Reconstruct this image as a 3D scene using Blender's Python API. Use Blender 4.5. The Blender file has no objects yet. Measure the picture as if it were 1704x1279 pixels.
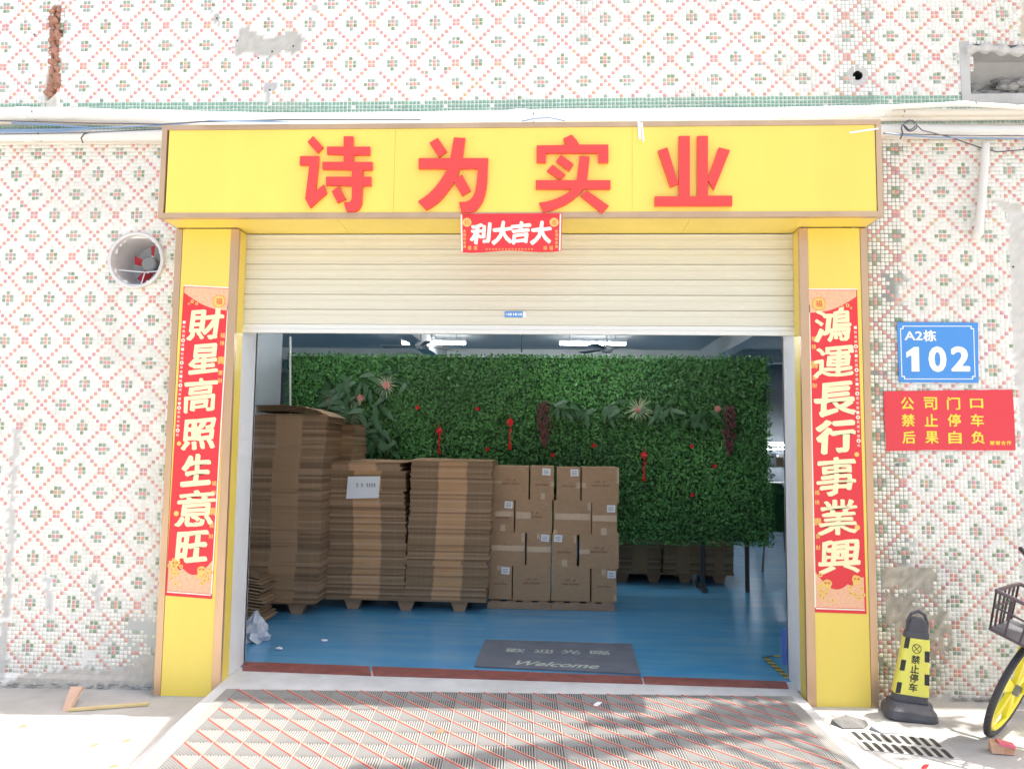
import bpy, math, random
import numpy as np
from mathutils import Vector, Matrix, noise as mnoise
random.seed(7); rng = np.random.default_rng(7)
PI = math.pi
SC = bpy.context.scene
COL = SC.collection

# ------------------------------------------------------------------ camera
CAMZ = 1.685
FPX, DIST = 1280.5, 5.279
YAW, TILT, ROLL = [math.radians(a) for a in (2.825, 4.6725, .7233)]
_cy, _sy = math.cos(YAW), math.sin(YAW)
CF = Vector((-_sy*math.cos(TILT), _cy*math.cos(TILT), math.sin(TILT)))
_r = Vector((_cy, _sy, 0)); _u = _r.cross(CF)
CR = _r*math.cos(ROLL)+_u*math.sin(ROLL); CU = -_r*math.sin(ROLL)+_u*math.cos(ROLL)
CO = Vector((0, -DIST, CAMZ))
cam_d = bpy.data.cameras.new('camera'); cam = bpy.data.objects.new('camera', cam_d); COL.objects.link(cam)
cam_d.sensor_width = 36; cam_d.lens = 36*FPX/1704; cam_d.clip_end = 300; cam_d.clip_start = .05
cam.matrix_world = Matrix((( CR.x, CU.x, -CF.x, CO.x), (CR.y, CU.y, -CF.y, CO.y), (CR.z, CU.z, -CF.z, CO.z), (0, 0, 0, 1)))
SC.camera = cam
# ------------------------------------------------------------------ sky and sun
SUN_EL, SUN_AZ = math.radians(64), math.radians(87.6)     # azimuth from +Y towards +X
W = bpy.data.worlds.new('World'); SC.world = W; W.use_nodes = True
nt = W.node_tree; bg = nt.nodes['Background']
sky = nt.nodes.new('ShaderNodeTexSky'); sky.sky_type = 'NISHITA'; sky.sun_disc = False
sky.sun_elevation = SUN_EL; sky.sun_rotation = SUN_AZ; sky.air_density = 1.3; sky.dust_density = 6.0; sky.ozone_density = .6
nt.links.new(sky.outputs[0], bg.inputs[0]); bg.inputs[1].default_value = .15
sd = bpy.data.lights.new('sun', 'SUN'); sun = bpy.data.objects.new('sun', sd); COL.objects.link(sun)
sd.energy = 4.0; sd.angle = math.radians(.55); sd.color = (1, .95, .87)
SUNV = Vector((math.cos(SUN_EL)*math.sin(SUN_AZ), math.cos(SUN_EL)*math.cos(SUN_AZ), math.sin(SUN_EL)))
sun.rotation_euler = SUNV.to_track_quat('Z', 'Y').to_euler(); sun.location = (12, 2, 20)
SC.view_settings.view_transform = 'Standard'; SC.view_settings.look = 'None'
SC.view_settings.exposure = 1.28; SC.view_settings.gamma = 1; SC.view_settings.use_curve_mapping = False
SC.render.engine = 'CYCLES'
SC.cycles.use_denoising = True
SC.cycles.max_bounces = 8; SC.cycles.diffuse_bounces = 5
LAMP = 34.0      # strength of the lit tubes inside

# ------------------------------------------------------------------ helpers
def ray(x, y): return CF + CR*((x-852)/FPX) - CU*((y-639.5)/FPX)
def P(x, y, Y=0.0):
    d = ray(x, y); return CO + d*((Y-CO.y)/d.y)
def G(x, y, z):
    d = ray(x, y); return CO + d*((z-CO.z)/d.z)
def proj(x, y, z):
    d = Vector((x, y, z))-CO; q = d.dot(CF); return 852+FPX*d.dot(CR)/q, 639.5-FPX*d.dot(CU)/q
def gz(x, y=0.0): return .0133*(x+3.7)+.03*y
def GP(x, y, up=0.0):      # where a sight line meets the ground
    d = ray(x, y); k = (.0133*(CO.x+3.7)+.03*CO.y+up-CO.z)/(d.z-.0133*d.x-.03*d.y); return CO+d*k

def mat(name, col, rough=.6, metal=0.0, var=0.0, scale=8.0, bump=0.0, bscale=60.0, col2=None, spec=.5, emit=None, stretch=None, coat=0.0):
    m = bpy.data.materials.new(name); m.use_nodes = True; t = m.node_tree; b = t.nodes['Principled BSDF']
    b.inputs['Base Color'].default_value = (*col, 1); b.inputs['Roughness'].default_value = rough
    b.inputs['Metallic'].default_value = metal; b.inputs['Specular IOR Level'].default_value = spec
    if coat: b.inputs['Coat Weight'].default_value = coat; b.inputs['Coat Roughness'].default_value = .08
    tc = t.nodes.new('ShaderNodeTexCoord'); mp = t.nodes.new('ShaderNodeMapping'); t.links.new(tc.outputs['Object'], mp.inputs[0])
    if stretch: mp.inputs['Scale'].default_value = stretch
    if var or col2:
        n = t.nodes.new('ShaderNodeTexNoise'); n.inputs['Scale'].default_value = scale; n.inputs['Detail'].default_value = 6; n.inputs['Roughness'].default_value = .6
        t.links.new(mp.outputs[0], n.inputs[0])
        r = t.nodes.new('ShaderNodeValToRGB'); r.color_ramp.elements[0].position = .32; r.color_ramp.elements[1].position = .68
        c2 = col2 if col2 else tuple(max(0, c*(1-var)) for c in col)
        r.color_ramp.elements[0].color = (*c2, 1); r.color_ramp.elements[1].color = (*col, 1)
        t.links.new(n.outputs['Fac'], r.inputs[0]); t.links.new(r.outputs[0], b.inputs['Base Color'])
        rr = t.nodes.new('ShaderNodeMapRange'); rr.inputs[3].default_value = min(1, rough*1.2); rr.inputs[4].default_value = rough*.85
        t.links.new(n.outputs['Fac'], rr.inputs[0]); t.links.new(rr.outputs[0], b.inputs['Roughness'])
    if bump:
        n2 = t.nodes.new('ShaderNodeTexNoise'); n2.inputs['Scale'].default_value = bscale; n2.inputs['Detail'].default_value = 5
        t.links.new(mp.outputs[0], n2.inputs[0]); bp = t.nodes.new('ShaderNodeBump'); bp.inputs['Strength'].default_value = bump; bp.inputs['Distance'].default_value = .01
        t.links.new(n2.outputs['Fac'], bp.inputs['Height']); t.links.new(bp.outputs[0], b.inputs['Normal'])
    if emit: b.inputs['Emission Color'].default_value = (*col, 1); b.inputs['Emission Strength'].default_value = emit
    return m
def attr_mat(name, rough, bump=0.0, bscale=90, spec=.5):
    m = mat(name, (1, 1, 1), rough, bump=bump, bscale=bscale, spec=spec); t = m.node_tree; b = t.nodes['Principled BSDF']
    a = t.nodes.new('ShaderNodeAttribute'); a.attribute_name = 'tint'
    n = t.nodes.new('ShaderNodeTexNoise'); n.inputs['Scale'].default_value = 3; n.inputs['Detail'].default_value = 8
    tc = t.nodes.new('ShaderNodeTexCoord'); t.links.new(tc.outputs['Object'], n.inputs[0])
    mr = t.nodes.new('ShaderNodeMapRange'); mr.inputs[3].default_value = .86; mr.inputs[4].default_value = 1.06; t.links.new(n.outputs['Fac'], mr.inputs[0])
    mx = t.nodes.new('ShaderNodeVectorMath'); mx.operation = 'SCALE'; t.links.new(a.outputs['Color'], mx.inputs[0]); t.links.new(mr.outputs[0], mx.inputs['Scale'])
    t.links.new(mx.outputs[0], b.inputs['Base Color']); return m

class MB:
    def __init__(s): s.v = []; s.f = []; s.m = []
    def add(s, vs, fs, mi=0):
        o = len(s.v); s.v += [tuple(v) for v in vs]; s.f += [tuple(i+o for i in f) for f in fs]; s.m += [mi]*len(fs); return s
    def box(s, x0, x1, y0, y1, z0, z1, mi=0):
        return s.add([(x0,y0,z0),(x1,y0,z0),(x1,y1,z0),(x0,y1,z0),(x0,y0,z1),(x1,y0,z1),(x1,y1,z1),(x0,y1,z1)],
                     [(0,3,2,1),(4,5,6,7),(0,1,5,4),(1,2,6,5),(2,3,7,6),(3,0,4,7)], mi)
    def hexa(s, b, t, mi=0):   # two quads of four points
        return s.add(list(b)+list(t), [(0,3,2,1),(4,5,6,7),(0,1,5,4),(1,2,6,5),(2,3,7,6),(3,0,4,7)], mi)
    def prism(s, pts, y0, y1, mi=0):   # polygon of (x,z), extruded in y
        n = len(pts)
        a = sum(pts[i][0]*pts[(i+1)%n][1]-pts[(i+1)%n][0]*pts[i][1] for i in range(n))
        if a < 0: pts = pts[::-1]
        return s.add([(p[0], y0, p[1]) for p in pts]+[(p[0], y1, p[1]) for p in pts],
                     [tuple(range(n)), tuple(range(2*n-1, n-1, -1))]+[(i, i+n, (i+1)%n+n, (i+1)%n) for i in range(n)], mi)
    def tube(s, path, r, seg=8, mi=0, closed=False, caps=True):
        path = [Vector(p) for p in path]; n = len(path); rr = r if isinstance(r, (list, tuple)) else [r]*n
        rings = []; last = None
        for i, p in enumerate(path):
            if closed: t = path[(i+1) % n]-path[i-1]
            else: t = path[min(i+1, n-1)]-path[max(i-1, 0)]
            t.normalize()
            if last is None:
                a = Vector((0, 0, 1)) if abs(t.z) < .9 else Vector((1, 0, 0)); x = t.cross(a).normalized()
            else: x = (last - t*last.dot(t)).normalized()
            last = x; y = t.cross(x)
            rings.append([p+(x*math.cos(2*PI*k/seg)+y*math.sin(2*PI*k/seg))*rr[i] for k in range(seg)])
        vs = [v for g in rings for v in g]; fs = []
        for i in range(n if closed else n-1):
            j = (i+1) % n
            for k in range(seg): fs.append((i*seg+k, i*seg+(k+1) % seg, j*seg+(k+1) % seg, j*seg+k))
        if caps and not closed: fs += [tuple(range(seg))[::-1], tuple((n-1)*seg+k for k in range(seg))]
        return s.add(vs, fs, mi)
    def lathe(s, prof, c, axis='z', seg=24, mi=0):   # prof: (r, h)
        vs = []; fs = []
        for r, h in prof:
            for k in range(seg):
                a = 2*PI*k/seg; x, y = r*math.cos(a), r*math.sin(a)
                vs.append((c[0]+x, c[1]+y, c[2]+h) if axis == 'z' else (c[0]+x, c[1]+h, c[2]+y))
        for i in range(len(prof)-1):
            for k in range(seg): fs.append((i*seg+k, i*seg+(k+1) % seg, (i+1)*seg+(k+1) % seg, (i+1)*seg+k))
        return s.add(vs, fs, mi)
    def rock(s, c, r, mi=0, sq=(1, 1, 1), seed=0):
        rr = random.Random(seed); g = (1+5**.5)/2
        vs = [(-1,g,0),(1,g,0),(-1,-g,0),(1,-g,0),(0,-1,g),(0,1,g),(0,-1,-g),(0,1,-g),(g,0,-1),(g,0,1),(-g,0,-1),(-g,0,1)]
        fs = [(0,11,5),(0,5,1),(0,1,7),(0,7,10),(0,10,11),(1,5,9),(5,11,4),(11,10,2),(10,7,6),(7,1,8),(3,9,4),(3,4,2),(3,2,6),(3,6,8),(3,8,9),(4,9,5),(2,4,11),(6,2,10),(8,6,7),(9,8,1)]
        o = []
        for v in vs:
            k = r/1.9*rr.uniform(.75, 1.2); o.append((c[0]+v[0]*k*sq[0], c[1]+v[1]*k*sq[1], c[2]+v[2]*k*sq[2]))
        return s.add(o, fs, mi)
    def build(s, name, mats, parent=None, loc=None, smooth=False, **props):
        me = bpy.data.meshes.new(name); off = Vector((0, 0, 0))
        if parent is not None and loc is None: off = Vector(parent['_o'])
        if loc is not None: off = Vector(loc)
        me.from_pydata([(v[0]-off.x, v[1]-off.y, v[2]-off.z) for v in s.v], [], s.f)
        for m in (mats if isinstance(mats, (list, tuple)) else [mats]): me.materials.append(m)
        if any(s.m): me.polygons.foreach_set('material_index', s.m)
        if smooth: me.polygons.foreach_set('use_smooth', [True]*len(me.polygons))
        me.update(); o = bpy.data.objects.new(name, me); COL.objects.link(o)
        if parent is not None:
            o.parent = parent
            if loc is not None: o.location = Vector(loc)-Vector(parent['_o'])
        elif loc is not None: o.location = loc
        for k, v in props.items(): o[k] = v
        if parent is not None: o['_o'] = tuple(off)
        else: o['_o'] = tuple(off)
        return o
def thing(name, label, cat, loc=(0, 0, 0), group=None):
    o = bpy.data.objects.new(name, None); COL.objects.link(o); o.location = loc; o.empty_display_size = .1
    o['_o'] = tuple(loc); o['label'] = label; o['category'] = cat
    if group: o['group'] = group
    return o
def child(o, parent):   # parent an already built local-space object
    o.parent = parent; return o
def T(o, label, cat, group=None):
    o['label'] = label; o['category'] = cat
    if group: o['group'] = group
    return o
_tc = {}
def glyph(txt, bold=0.0, shear=0.0, wob=0.0, seed=0):
    key = (txt, bold, shear, wob, seed)
    if key in _tc: return _tc[key]
    c = bpy.data.curves.new('t', 'FONT'); c.body = txt; c.offset = 0; c.resolution_u = 3; c.shear = shear
    o = bpy.data.objects.new('t', c); COL.objects.link(o); bpy.context.view_layer.update()
    me = bpy.data.meshes.new_from_object(o.evaluated_get(bpy.context.evaluated_depsgraph_get()))
    vs = np.array([v.co[:2] for v in me.vertices]); fs = [tuple(p.vertices) for p in me.polygons]
    bpy.data.objects.remove(o); bpy.data.curves.remove(c); bpy.data.meshes.remove(me)
    if wob:
        r = np.random.default_rng(seed)
        a, b = r.uniform(0, 6, 2); vs = vs+r.normal(0, .007, vs.shape)
        vs = vs + wob*np.stack([np.sin(vs[:, 1]*7+a)+.6*np.sin(vs[:, 0]*15+b), np.sin(vs[:, 0]*8+b)+.6*np.sin(vs[:, 1]*17+a)], 1)
    if wob: vs[:, 1] += .10*vs[:, 0]
    if bold:      # swell the strokes with a slanted oval nib
        nib = [(math.cos(a), math.sin(a)) for a in np.linspace(0, 2*PI, 11)[:-1]]
        n0 = len(vs); allv = [vs]; allf = list(fs)
        for k, (a, b) in enumerate(nib):
            u, v = (a*1.35, b*.7) if wob else (a, b)
            u, v = (u*.80-v*.60, -u*.60-v*.80) if wob else (u, v)
            allv.append(vs+bold*np.array((u, v))); allf += [tuple(i+n0*(k+1) for i in f) for f in fs]
        vs = np.concatenate(allv); fs = allf
        dz_ = np.repeat(np.arange(len(nib)+1)*.000004, n0)
    else: dz_ = np.zeros(len(vs))
    lo, hi = vs.min(0), vs.max(0); vs = np.column_stack([(vs-lo)/(hi-lo+1e-9)*2-1, dz_])
    _tc[key] = (vs, fs); return vs, fs
def write(mb, txt, c, ux, uy, w, h, n, mi=0, depth=.0, **kw):
    """text scaled to w x h, centred on c in the plane ux, uy, front towards n; depth makes it solid"""
    vs, fs = glyph(txt, **kw); c = Vector(c); ux = Vector(ux); uy = Vector(uy); n = Vector(n)
    V = [c+ux*(a*w/2)+uy*(b*h/2)+n*dz for a, b, dz in vs]
    mb.add([v+n*depth for v in V], fs, mi)
    if depth > 0 and not kw.get('bold'):
        from collections import Counter
        ed = Counter()
        for f in fs:
            for i in range(len(f)): ed[(f[i], f[(i+1) % len(f)])] += 1
        k = len(V); q = [(a, b) for (a, b) in ed if (b, a) not in ed]
        mb.add([v+n*depth for v in V]+V, [(b, a, a+k, b+k) for a, b in q], mi)
    return mb
XV, ZV, NV = (1, 0, 0), (0, 0, 1), (0, -1, 0)

# ------------------------------------------------------------------ materials
M = {}
M['yellow'] = mat('yellow_panel', (.87, .67, .125), .34, var=.09, scale=1.3, bump=.07, bscale=2.2, stretch=(1.4, 1, .35))
M['gold'] = mat('rose_gold_trim', (.64, .43, .27), .3, metal=.5, var=.18, scale=4, stretch=(1, 1, .3))
M['red_letter'] = mat('red_letter_acrylic', (.77, .06, .052), .3, var=.05, scale=3)
M['shutter'] = mat('cream_shutter_paint', (.71, .70, .59), .42, var=.1, scale=2.0, stretch=(.3, 1, 4), col2=(.66, .63, .52))
M['shutter_bar'] = mat('pale_aluminium_bar', (.78, .78, .74), .4, metal=.2)
M['jamb'] = mat('white_jamb_paint', (.78, .79, .80), .6, var=.07, scale=5, bump=.15, bscale=25)
M['cement'] = mat('cement_render', (.42, .41, .40), .9, var=.3, scale=5, bump=.5, bscale=40)
M['cement_pale'] = mat('pale_cement', (.60, .60, .60), .85, var=.22, scale=4, bump=.3, bscale=30)
M['ground'] = mat('concrete_ground', (.50, .485, .46), .9, var=.3, scale=1.6, bump=.35, bscale=45)
M['granite'] = mat('red_granite', (.30, .10, .085), .4, col2=(.19, .055, .05), scale=9, bump=.1)
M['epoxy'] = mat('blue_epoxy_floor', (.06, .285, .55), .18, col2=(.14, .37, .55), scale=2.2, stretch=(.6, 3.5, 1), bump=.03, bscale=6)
M['room'] = mat('blue_grey_room_paint', (.50, .56, .60), .8, var=.1, scale=1.5)
M['ceil'] = mat('ceiling_paint', (.64, .64, .62), .85, var=.08, scale=1.5)
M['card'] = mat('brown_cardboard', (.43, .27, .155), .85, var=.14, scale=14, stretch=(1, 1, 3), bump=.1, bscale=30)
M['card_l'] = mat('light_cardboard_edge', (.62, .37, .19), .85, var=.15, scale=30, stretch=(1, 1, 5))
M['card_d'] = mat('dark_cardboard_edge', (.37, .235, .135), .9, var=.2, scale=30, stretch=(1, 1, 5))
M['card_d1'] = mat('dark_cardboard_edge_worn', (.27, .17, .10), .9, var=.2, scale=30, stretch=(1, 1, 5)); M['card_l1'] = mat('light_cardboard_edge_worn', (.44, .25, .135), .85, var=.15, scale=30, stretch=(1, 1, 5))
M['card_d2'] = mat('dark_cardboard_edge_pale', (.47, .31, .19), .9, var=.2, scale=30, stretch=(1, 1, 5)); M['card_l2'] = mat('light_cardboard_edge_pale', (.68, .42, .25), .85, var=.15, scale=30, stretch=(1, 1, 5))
M['tape'] = mat('clear_packing_tape', (.56, .40, .27), .25, var=.1, scale=20)
M['paper'] = mat('white_paper', (.80, .80, .82), .7, var=.03)
M['ink'] = mat('dark_ink', (.10, .06, .05), .8)
M['ink_red'] = mat('brown_red_print', (.16, .05, .035), .8)
M['wood'] = mat('pallet_board', (.40, .25, .16), .85, var=.25, scale=6, stretch=(1, 1, 6), bump=.2)
M['leaf'] = attr_mat('plastic_leaf', .42); M['leaf'].node_tree.nodes['Principled BSDF'].inputs['Specular IOR Level'].default_value = .5
M['leaf_big'] = mat('dark_plastic_leaf', (.035, .115, .035), .45, var=.4, scale=9)
M['black'] = mat('black_metal', (.03, .03, .032), .5)
M['rubber'] = mat('grey_rubber', (.10, .10, .115), .55, var=.25, scale=7, bump=.1)
M['pvc'] = mat('white_pvc', (.80, .79, .75), .45, var=.08, scale=3)
M['pvc_warm'] = mat('aged_cream_pvc', (.76, .70, .60), .5, var=.12, scale=3)
M['steel'] = mat('galvanised_duct', (.74, .73, .72), .5, metal=.2, var=.2, scale=5)
M['fan_red'] = mat('red_fan_blade', (.50, .03, .05), .45)
M['grey'] = mat('grey_motor', (.22, .23, .23), .6)
M['red_paper'] = mat('red_couplet_paper', (.74, .035, .045), .45, var=.06, scale=2, bump=.12, bscale=5)
M['cream'] = mat('cream_gold_foil', (.88, .80, .47), .4)
M['white_p'] = mat('cream_white_print', (.88, .84, .70), .5)
M['gold_p'] = mat('gold_print', (.80, .55, .14), .4)
M['pink_p'] = mat('pink_print', (.84, .36, .25), .5, col2=(.80, .55, .30), scale=60)
M['red_line'] = mat('red_line_print', (.72, .10, .05), .5)
M['blue'] = mat('blue_plaque_enamel', (.075, .28, .68), .3)
M['white'] = mat('white_print', (.86, .88, .90), .4)
M['banner'] = mat('red_banner_vinyl', (.74, .05, .07), .35, var=.06, scale=3, bump=.2, bscale=4)
M['banner_y'] = mat('yellow_banner_print', (.88, .70, .06), .5)
M['bol_y'] = mat('yellow_reflective_sleeve', (.84, .79, .14), .35, bump=.06, bscale=8)
M['mat_rib'] = mat('grey_ribbed_rubber', (.36, .35, .33), .6, var=.2, scale=6)
M['mat_base'] = mat('dark_mat_base', (.055, .055, .06), .8)
M['mat_red'] = mat('red_mat_rope', (.62, .10, .11), .6, var=.15, scale=40)
M['tile'] = attr_mat('glazed_mosaic', .28)
M['grout'] = attr_mat('grout_and_render', .9, bump=.5, bscale=120)
M['brick'] = mat('raw_brick', (.46, .24, .17), .95, var=.4, scale=25, bump=.6)
M['bike_y'] = mat('bicycle_yellow', (.86, .74, .03), .35)
M['tyre'] = mat('tyre_rubber', (.06, .055, .06), .7, bump=.2)
M['basket'] = mat('dark_plastic_basket', (.09, .065, .07), .5)
M['plastic'] = mat('crumpled_plastic', (.62, .64, .72), .25, var=.2, scale=10, bump=.6, bscale=12)
M['mat_in'] = mat('grey_door_mat', (.155, .165, .20), .9, var=.25, scale=5, bump=.3, bscale=150)
M['mat_txt'] = mat('pale_green_mat_lettering', (.46, .50, .42), .9)
M['flower'] = mat('dusty_pink_petal', (.58, .26, .22), .6)
M['red_f'] = mat('red_plastic_flower', (.65, .02, .02), .45)
M['wist'] = mat('maroon_dried_plant', (.13, .045, .045), .8)
M['stripe'] = mat('pale_variegated_blade', (.33, .37, .22), .5)
M['lamp'] = mat('lit_tube', (.93, .97, 1.0), .5, emit=LAMP)
M['hz_y'] = mat('hazard_yellow', (.55, .42, .05), .6)
M['cable'] = mat('dark_cable', (.10, .10, .12), .6)
M['cable_b'] = mat('blue_cable', (.22, .34, .52), .5)
M['bark'] = mat('tree_bark', (.10, .07, .05), .9, var=.4)
M['tleaf'] = mat('tree_leaf', (.06, .11, .03), .5, var=.3)

# ------------------------------------------------------------------ ground, floor, ramp
g = MB(); S = 60
g.add([(-S, -S, gz(-S, -S)), (S, -S, gz(S, -S)), (S, .27, gz(S, .27)), (-S, .27, gz(-S, .27))], [(0, 1, 2, 3)])
g.add([(-S, .27, gz(-S, .27)), (S, .27, gz(S, .27)), (S, .3, -1.5), (-S, .3, -1.5), (S, S, -1.5), (-S, S, -1.5)], [(0, 1, 2, 3), (3, 2, 4, 5)])
g.build('ground', M['ground'], kind='structure')
FZ = .12
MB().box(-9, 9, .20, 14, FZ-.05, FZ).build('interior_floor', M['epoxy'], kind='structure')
# cement apron and ramp (the top falls gently towards the street)
def rz(y): return FZ-.006+.047*y
r = MB()
yN = -3.0
r.hexa([(-2.19, .02, -.05), (-2.09, yN, -.30), (1.74, yN, -.30), (1.70, .02, -.05)],
       [(-2.165, .02, rz(0)), (-2.06, yN, rz(yN)), (1.68, yN, rz(yN)), (1.64, .02, rz(0))])
r.hexa([(-2.165, .02, -.05), (1.69, .02, -.05), (1.69, .20, -.05), (-2.165, .20, -.05)], [(-2.165, .02, rz(0)), (1.69, .02, rz(0)), (1.69, .20, FZ-.003), (-2.165, .20, FZ-.003)])
r.build('concrete_ramp', M['cement_pale'], kind='structure')

# ------------------------------------------------------------------ facade
BL = thing('factory_facade', 'old factory front wall covered in white mosaic with red and green flower diamonds', 'building', (0, 0, 0))
p = .305/11
def poly_in(px, py, poly):
    ins = np.zeros(px.shape, bool); n = len(poly)
    for i in range(n):
        x0, y0 = poly[i]; x1, y1 = poly[(i+1) % n]
        if y0 == y1: continue
        c = ((y0 > py) != (y1 > py)) & (px < (x1-x0)*(py-y0)/(y1-y0)+x0); ins ^= c
    return ins
def projn(x, z):
    d0, d1, d2 = x-CO.x, 0-CO.y, z-CO.z
    q = d0*CF.x+d1*CF.y+d2*CF.z
    return 852+FPX*(d0*CR.x+d1*CR.y+d2*CR.z)/q, 639.5-FPX*(d0*CU.x+d1*CU.y+d2*CU.z)/q
def fbm(x, z, s, seed=0.0):
    f = np.vectorize(lambda a, b: mnoise.fractal((a*s+seed, b*s, seed*1.7), 1.0, 2.0, 4)); return f(x, z)
zA_low = -.204+1.685; x0 = -3.591          # centre of a flower: between rows 5 and 6
zA_up = 3.047+1.685
i_min, i_max = int((-5.6-x0)/p), int((5.0-x0)/p)
z_green_top = P(600, 167).z; z_green_bot = P(600, 217).z; z_low_top = P(130, 237).z
FANC = P(229, 434); FANR = .186
HOLE = P(1427, 126)
NICHE = [(1610, 92), (1612, 78), (1650, 72), (1790, 68), (1790, 160), (1616, 158), (1617, 96)]
GASH = [(86, 10), (100, 10), (103, 40), (101, 75), (100, 110), (98, 140), (90, 155), (78, 165), (76, 155), (82, 140), (83, 100), (84, 60), (84, 30)]
PATCHES = [   # outline in the photograph, tint
    ([(386, 62), (395, 56), (408, 48), (425, 50), (438, 60), (470, 62), (475, 52), (503, 54), (502, 84), (488, 92), (470, 90), (448, 95), (425, 95), (410, 90), (387, 90)], (.47, .46, .43)),
    ([(438, 138), (463, 136), (463, 146), (455, 150), (450, 172), (444, 172), (446, 158), (438, 155)], (.45, .46, .47)),
    ([(353, 20), (368, 22), (370, 32), (360, 42), (353, 36)], (.46, .46, .45)),
    ([(512, 8), (530, 6), (532, 16), (522, 22), (512, 16)], (.46, .46, .45)),
    ([(72, 170), (72, 150), (78, 120), (84, 120), (84, 150), (98, 160), (90, 178), (70, 178)], (.62, .60, .53)),
    ([(1585, 90), (1600, 78), (1612, 74), (1614, 100), (1600, 105)], (.62, .62, .62)),
    ([(1614, 156), (1704, 156), (1790, 156), (1790, 168), (1700, 176), (1665, 182), (1640, 172), (1616, 170)], (.70, .69, .68)),
    ([(1700, 0), (1790, 0), (1790, 70), (1695, 66)], (.62, .55, .45)),
    ([(1676, 350), (1692, 345), (1704, 352), (1790, 352), (1790, 1000), (1700, 1000), (1698, 700), (1690, 640), (1684, 560), (1680, 480), (1676, 420)], (.64, .62, .58)),
    ([(20, 712), (30, 712), (28, 860), (20, 1000), (8, 1130), (0, 1130), (-120, 1130), (-120, 1080), (2, 1060), (12, 880)], (.55, .54, .51)),
    ([(75, 960), (82, 950), (90, 1010), (84, 1020), (74, 1010)], (.60, .59, .57)),
    ([(155, 955), (160, 945), (168, 975), (165, 1015), (156, 1010)], (.60, .59, .57)),
    ([(1640, 330), (1704, 340), (1704, 356), (1670, 350)], (.6, .58, .52)),
    ([(70, 1118), (120, 1110), (170, 1112), (215, 1108), (248, 1085), (262, 1060), (262, 1180), (-120, 1180), (-120, 1134), (0, 1132)], (.56, .52, .46)),
    ([(1455, 1170), (1560, 1152), (1620, 1160), (1704, 1163), (1800, 1160), (1800, 1230), (1455, 1230)], (.52, .50, .47)),
]
def pat(i, j):
    i = i % 11; j = j % 11; out = np.zeros(i.shape, int)
    a = np.minimum(i, 11-i); b = np.minimum(j, 11-j)
    out[(a == b)] = 1
    out[(a == 5) & (b == 5)] = 1
    # flower standing upright: column 0, rows 4..7
    out[(i == 0) & ((j == 5) | (j == 6))] = 1; out[(i == 0) & ((j == 4) | (j == 7))] = 2
    out[((i == 1) | (i == 10)) & ((j == 5) | (j == 6))] = 2
    # flower lying: row 0, columns 4..7
    out[(j == 0) & ((i == 5) | (i == 6))] = 1; out[(j == 0) & ((i == 4) | (i == 7))] = 2
    out[((j == 1) | (j == 10)) & ((i == 5) | (i == 6))] = 2
    return out
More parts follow.
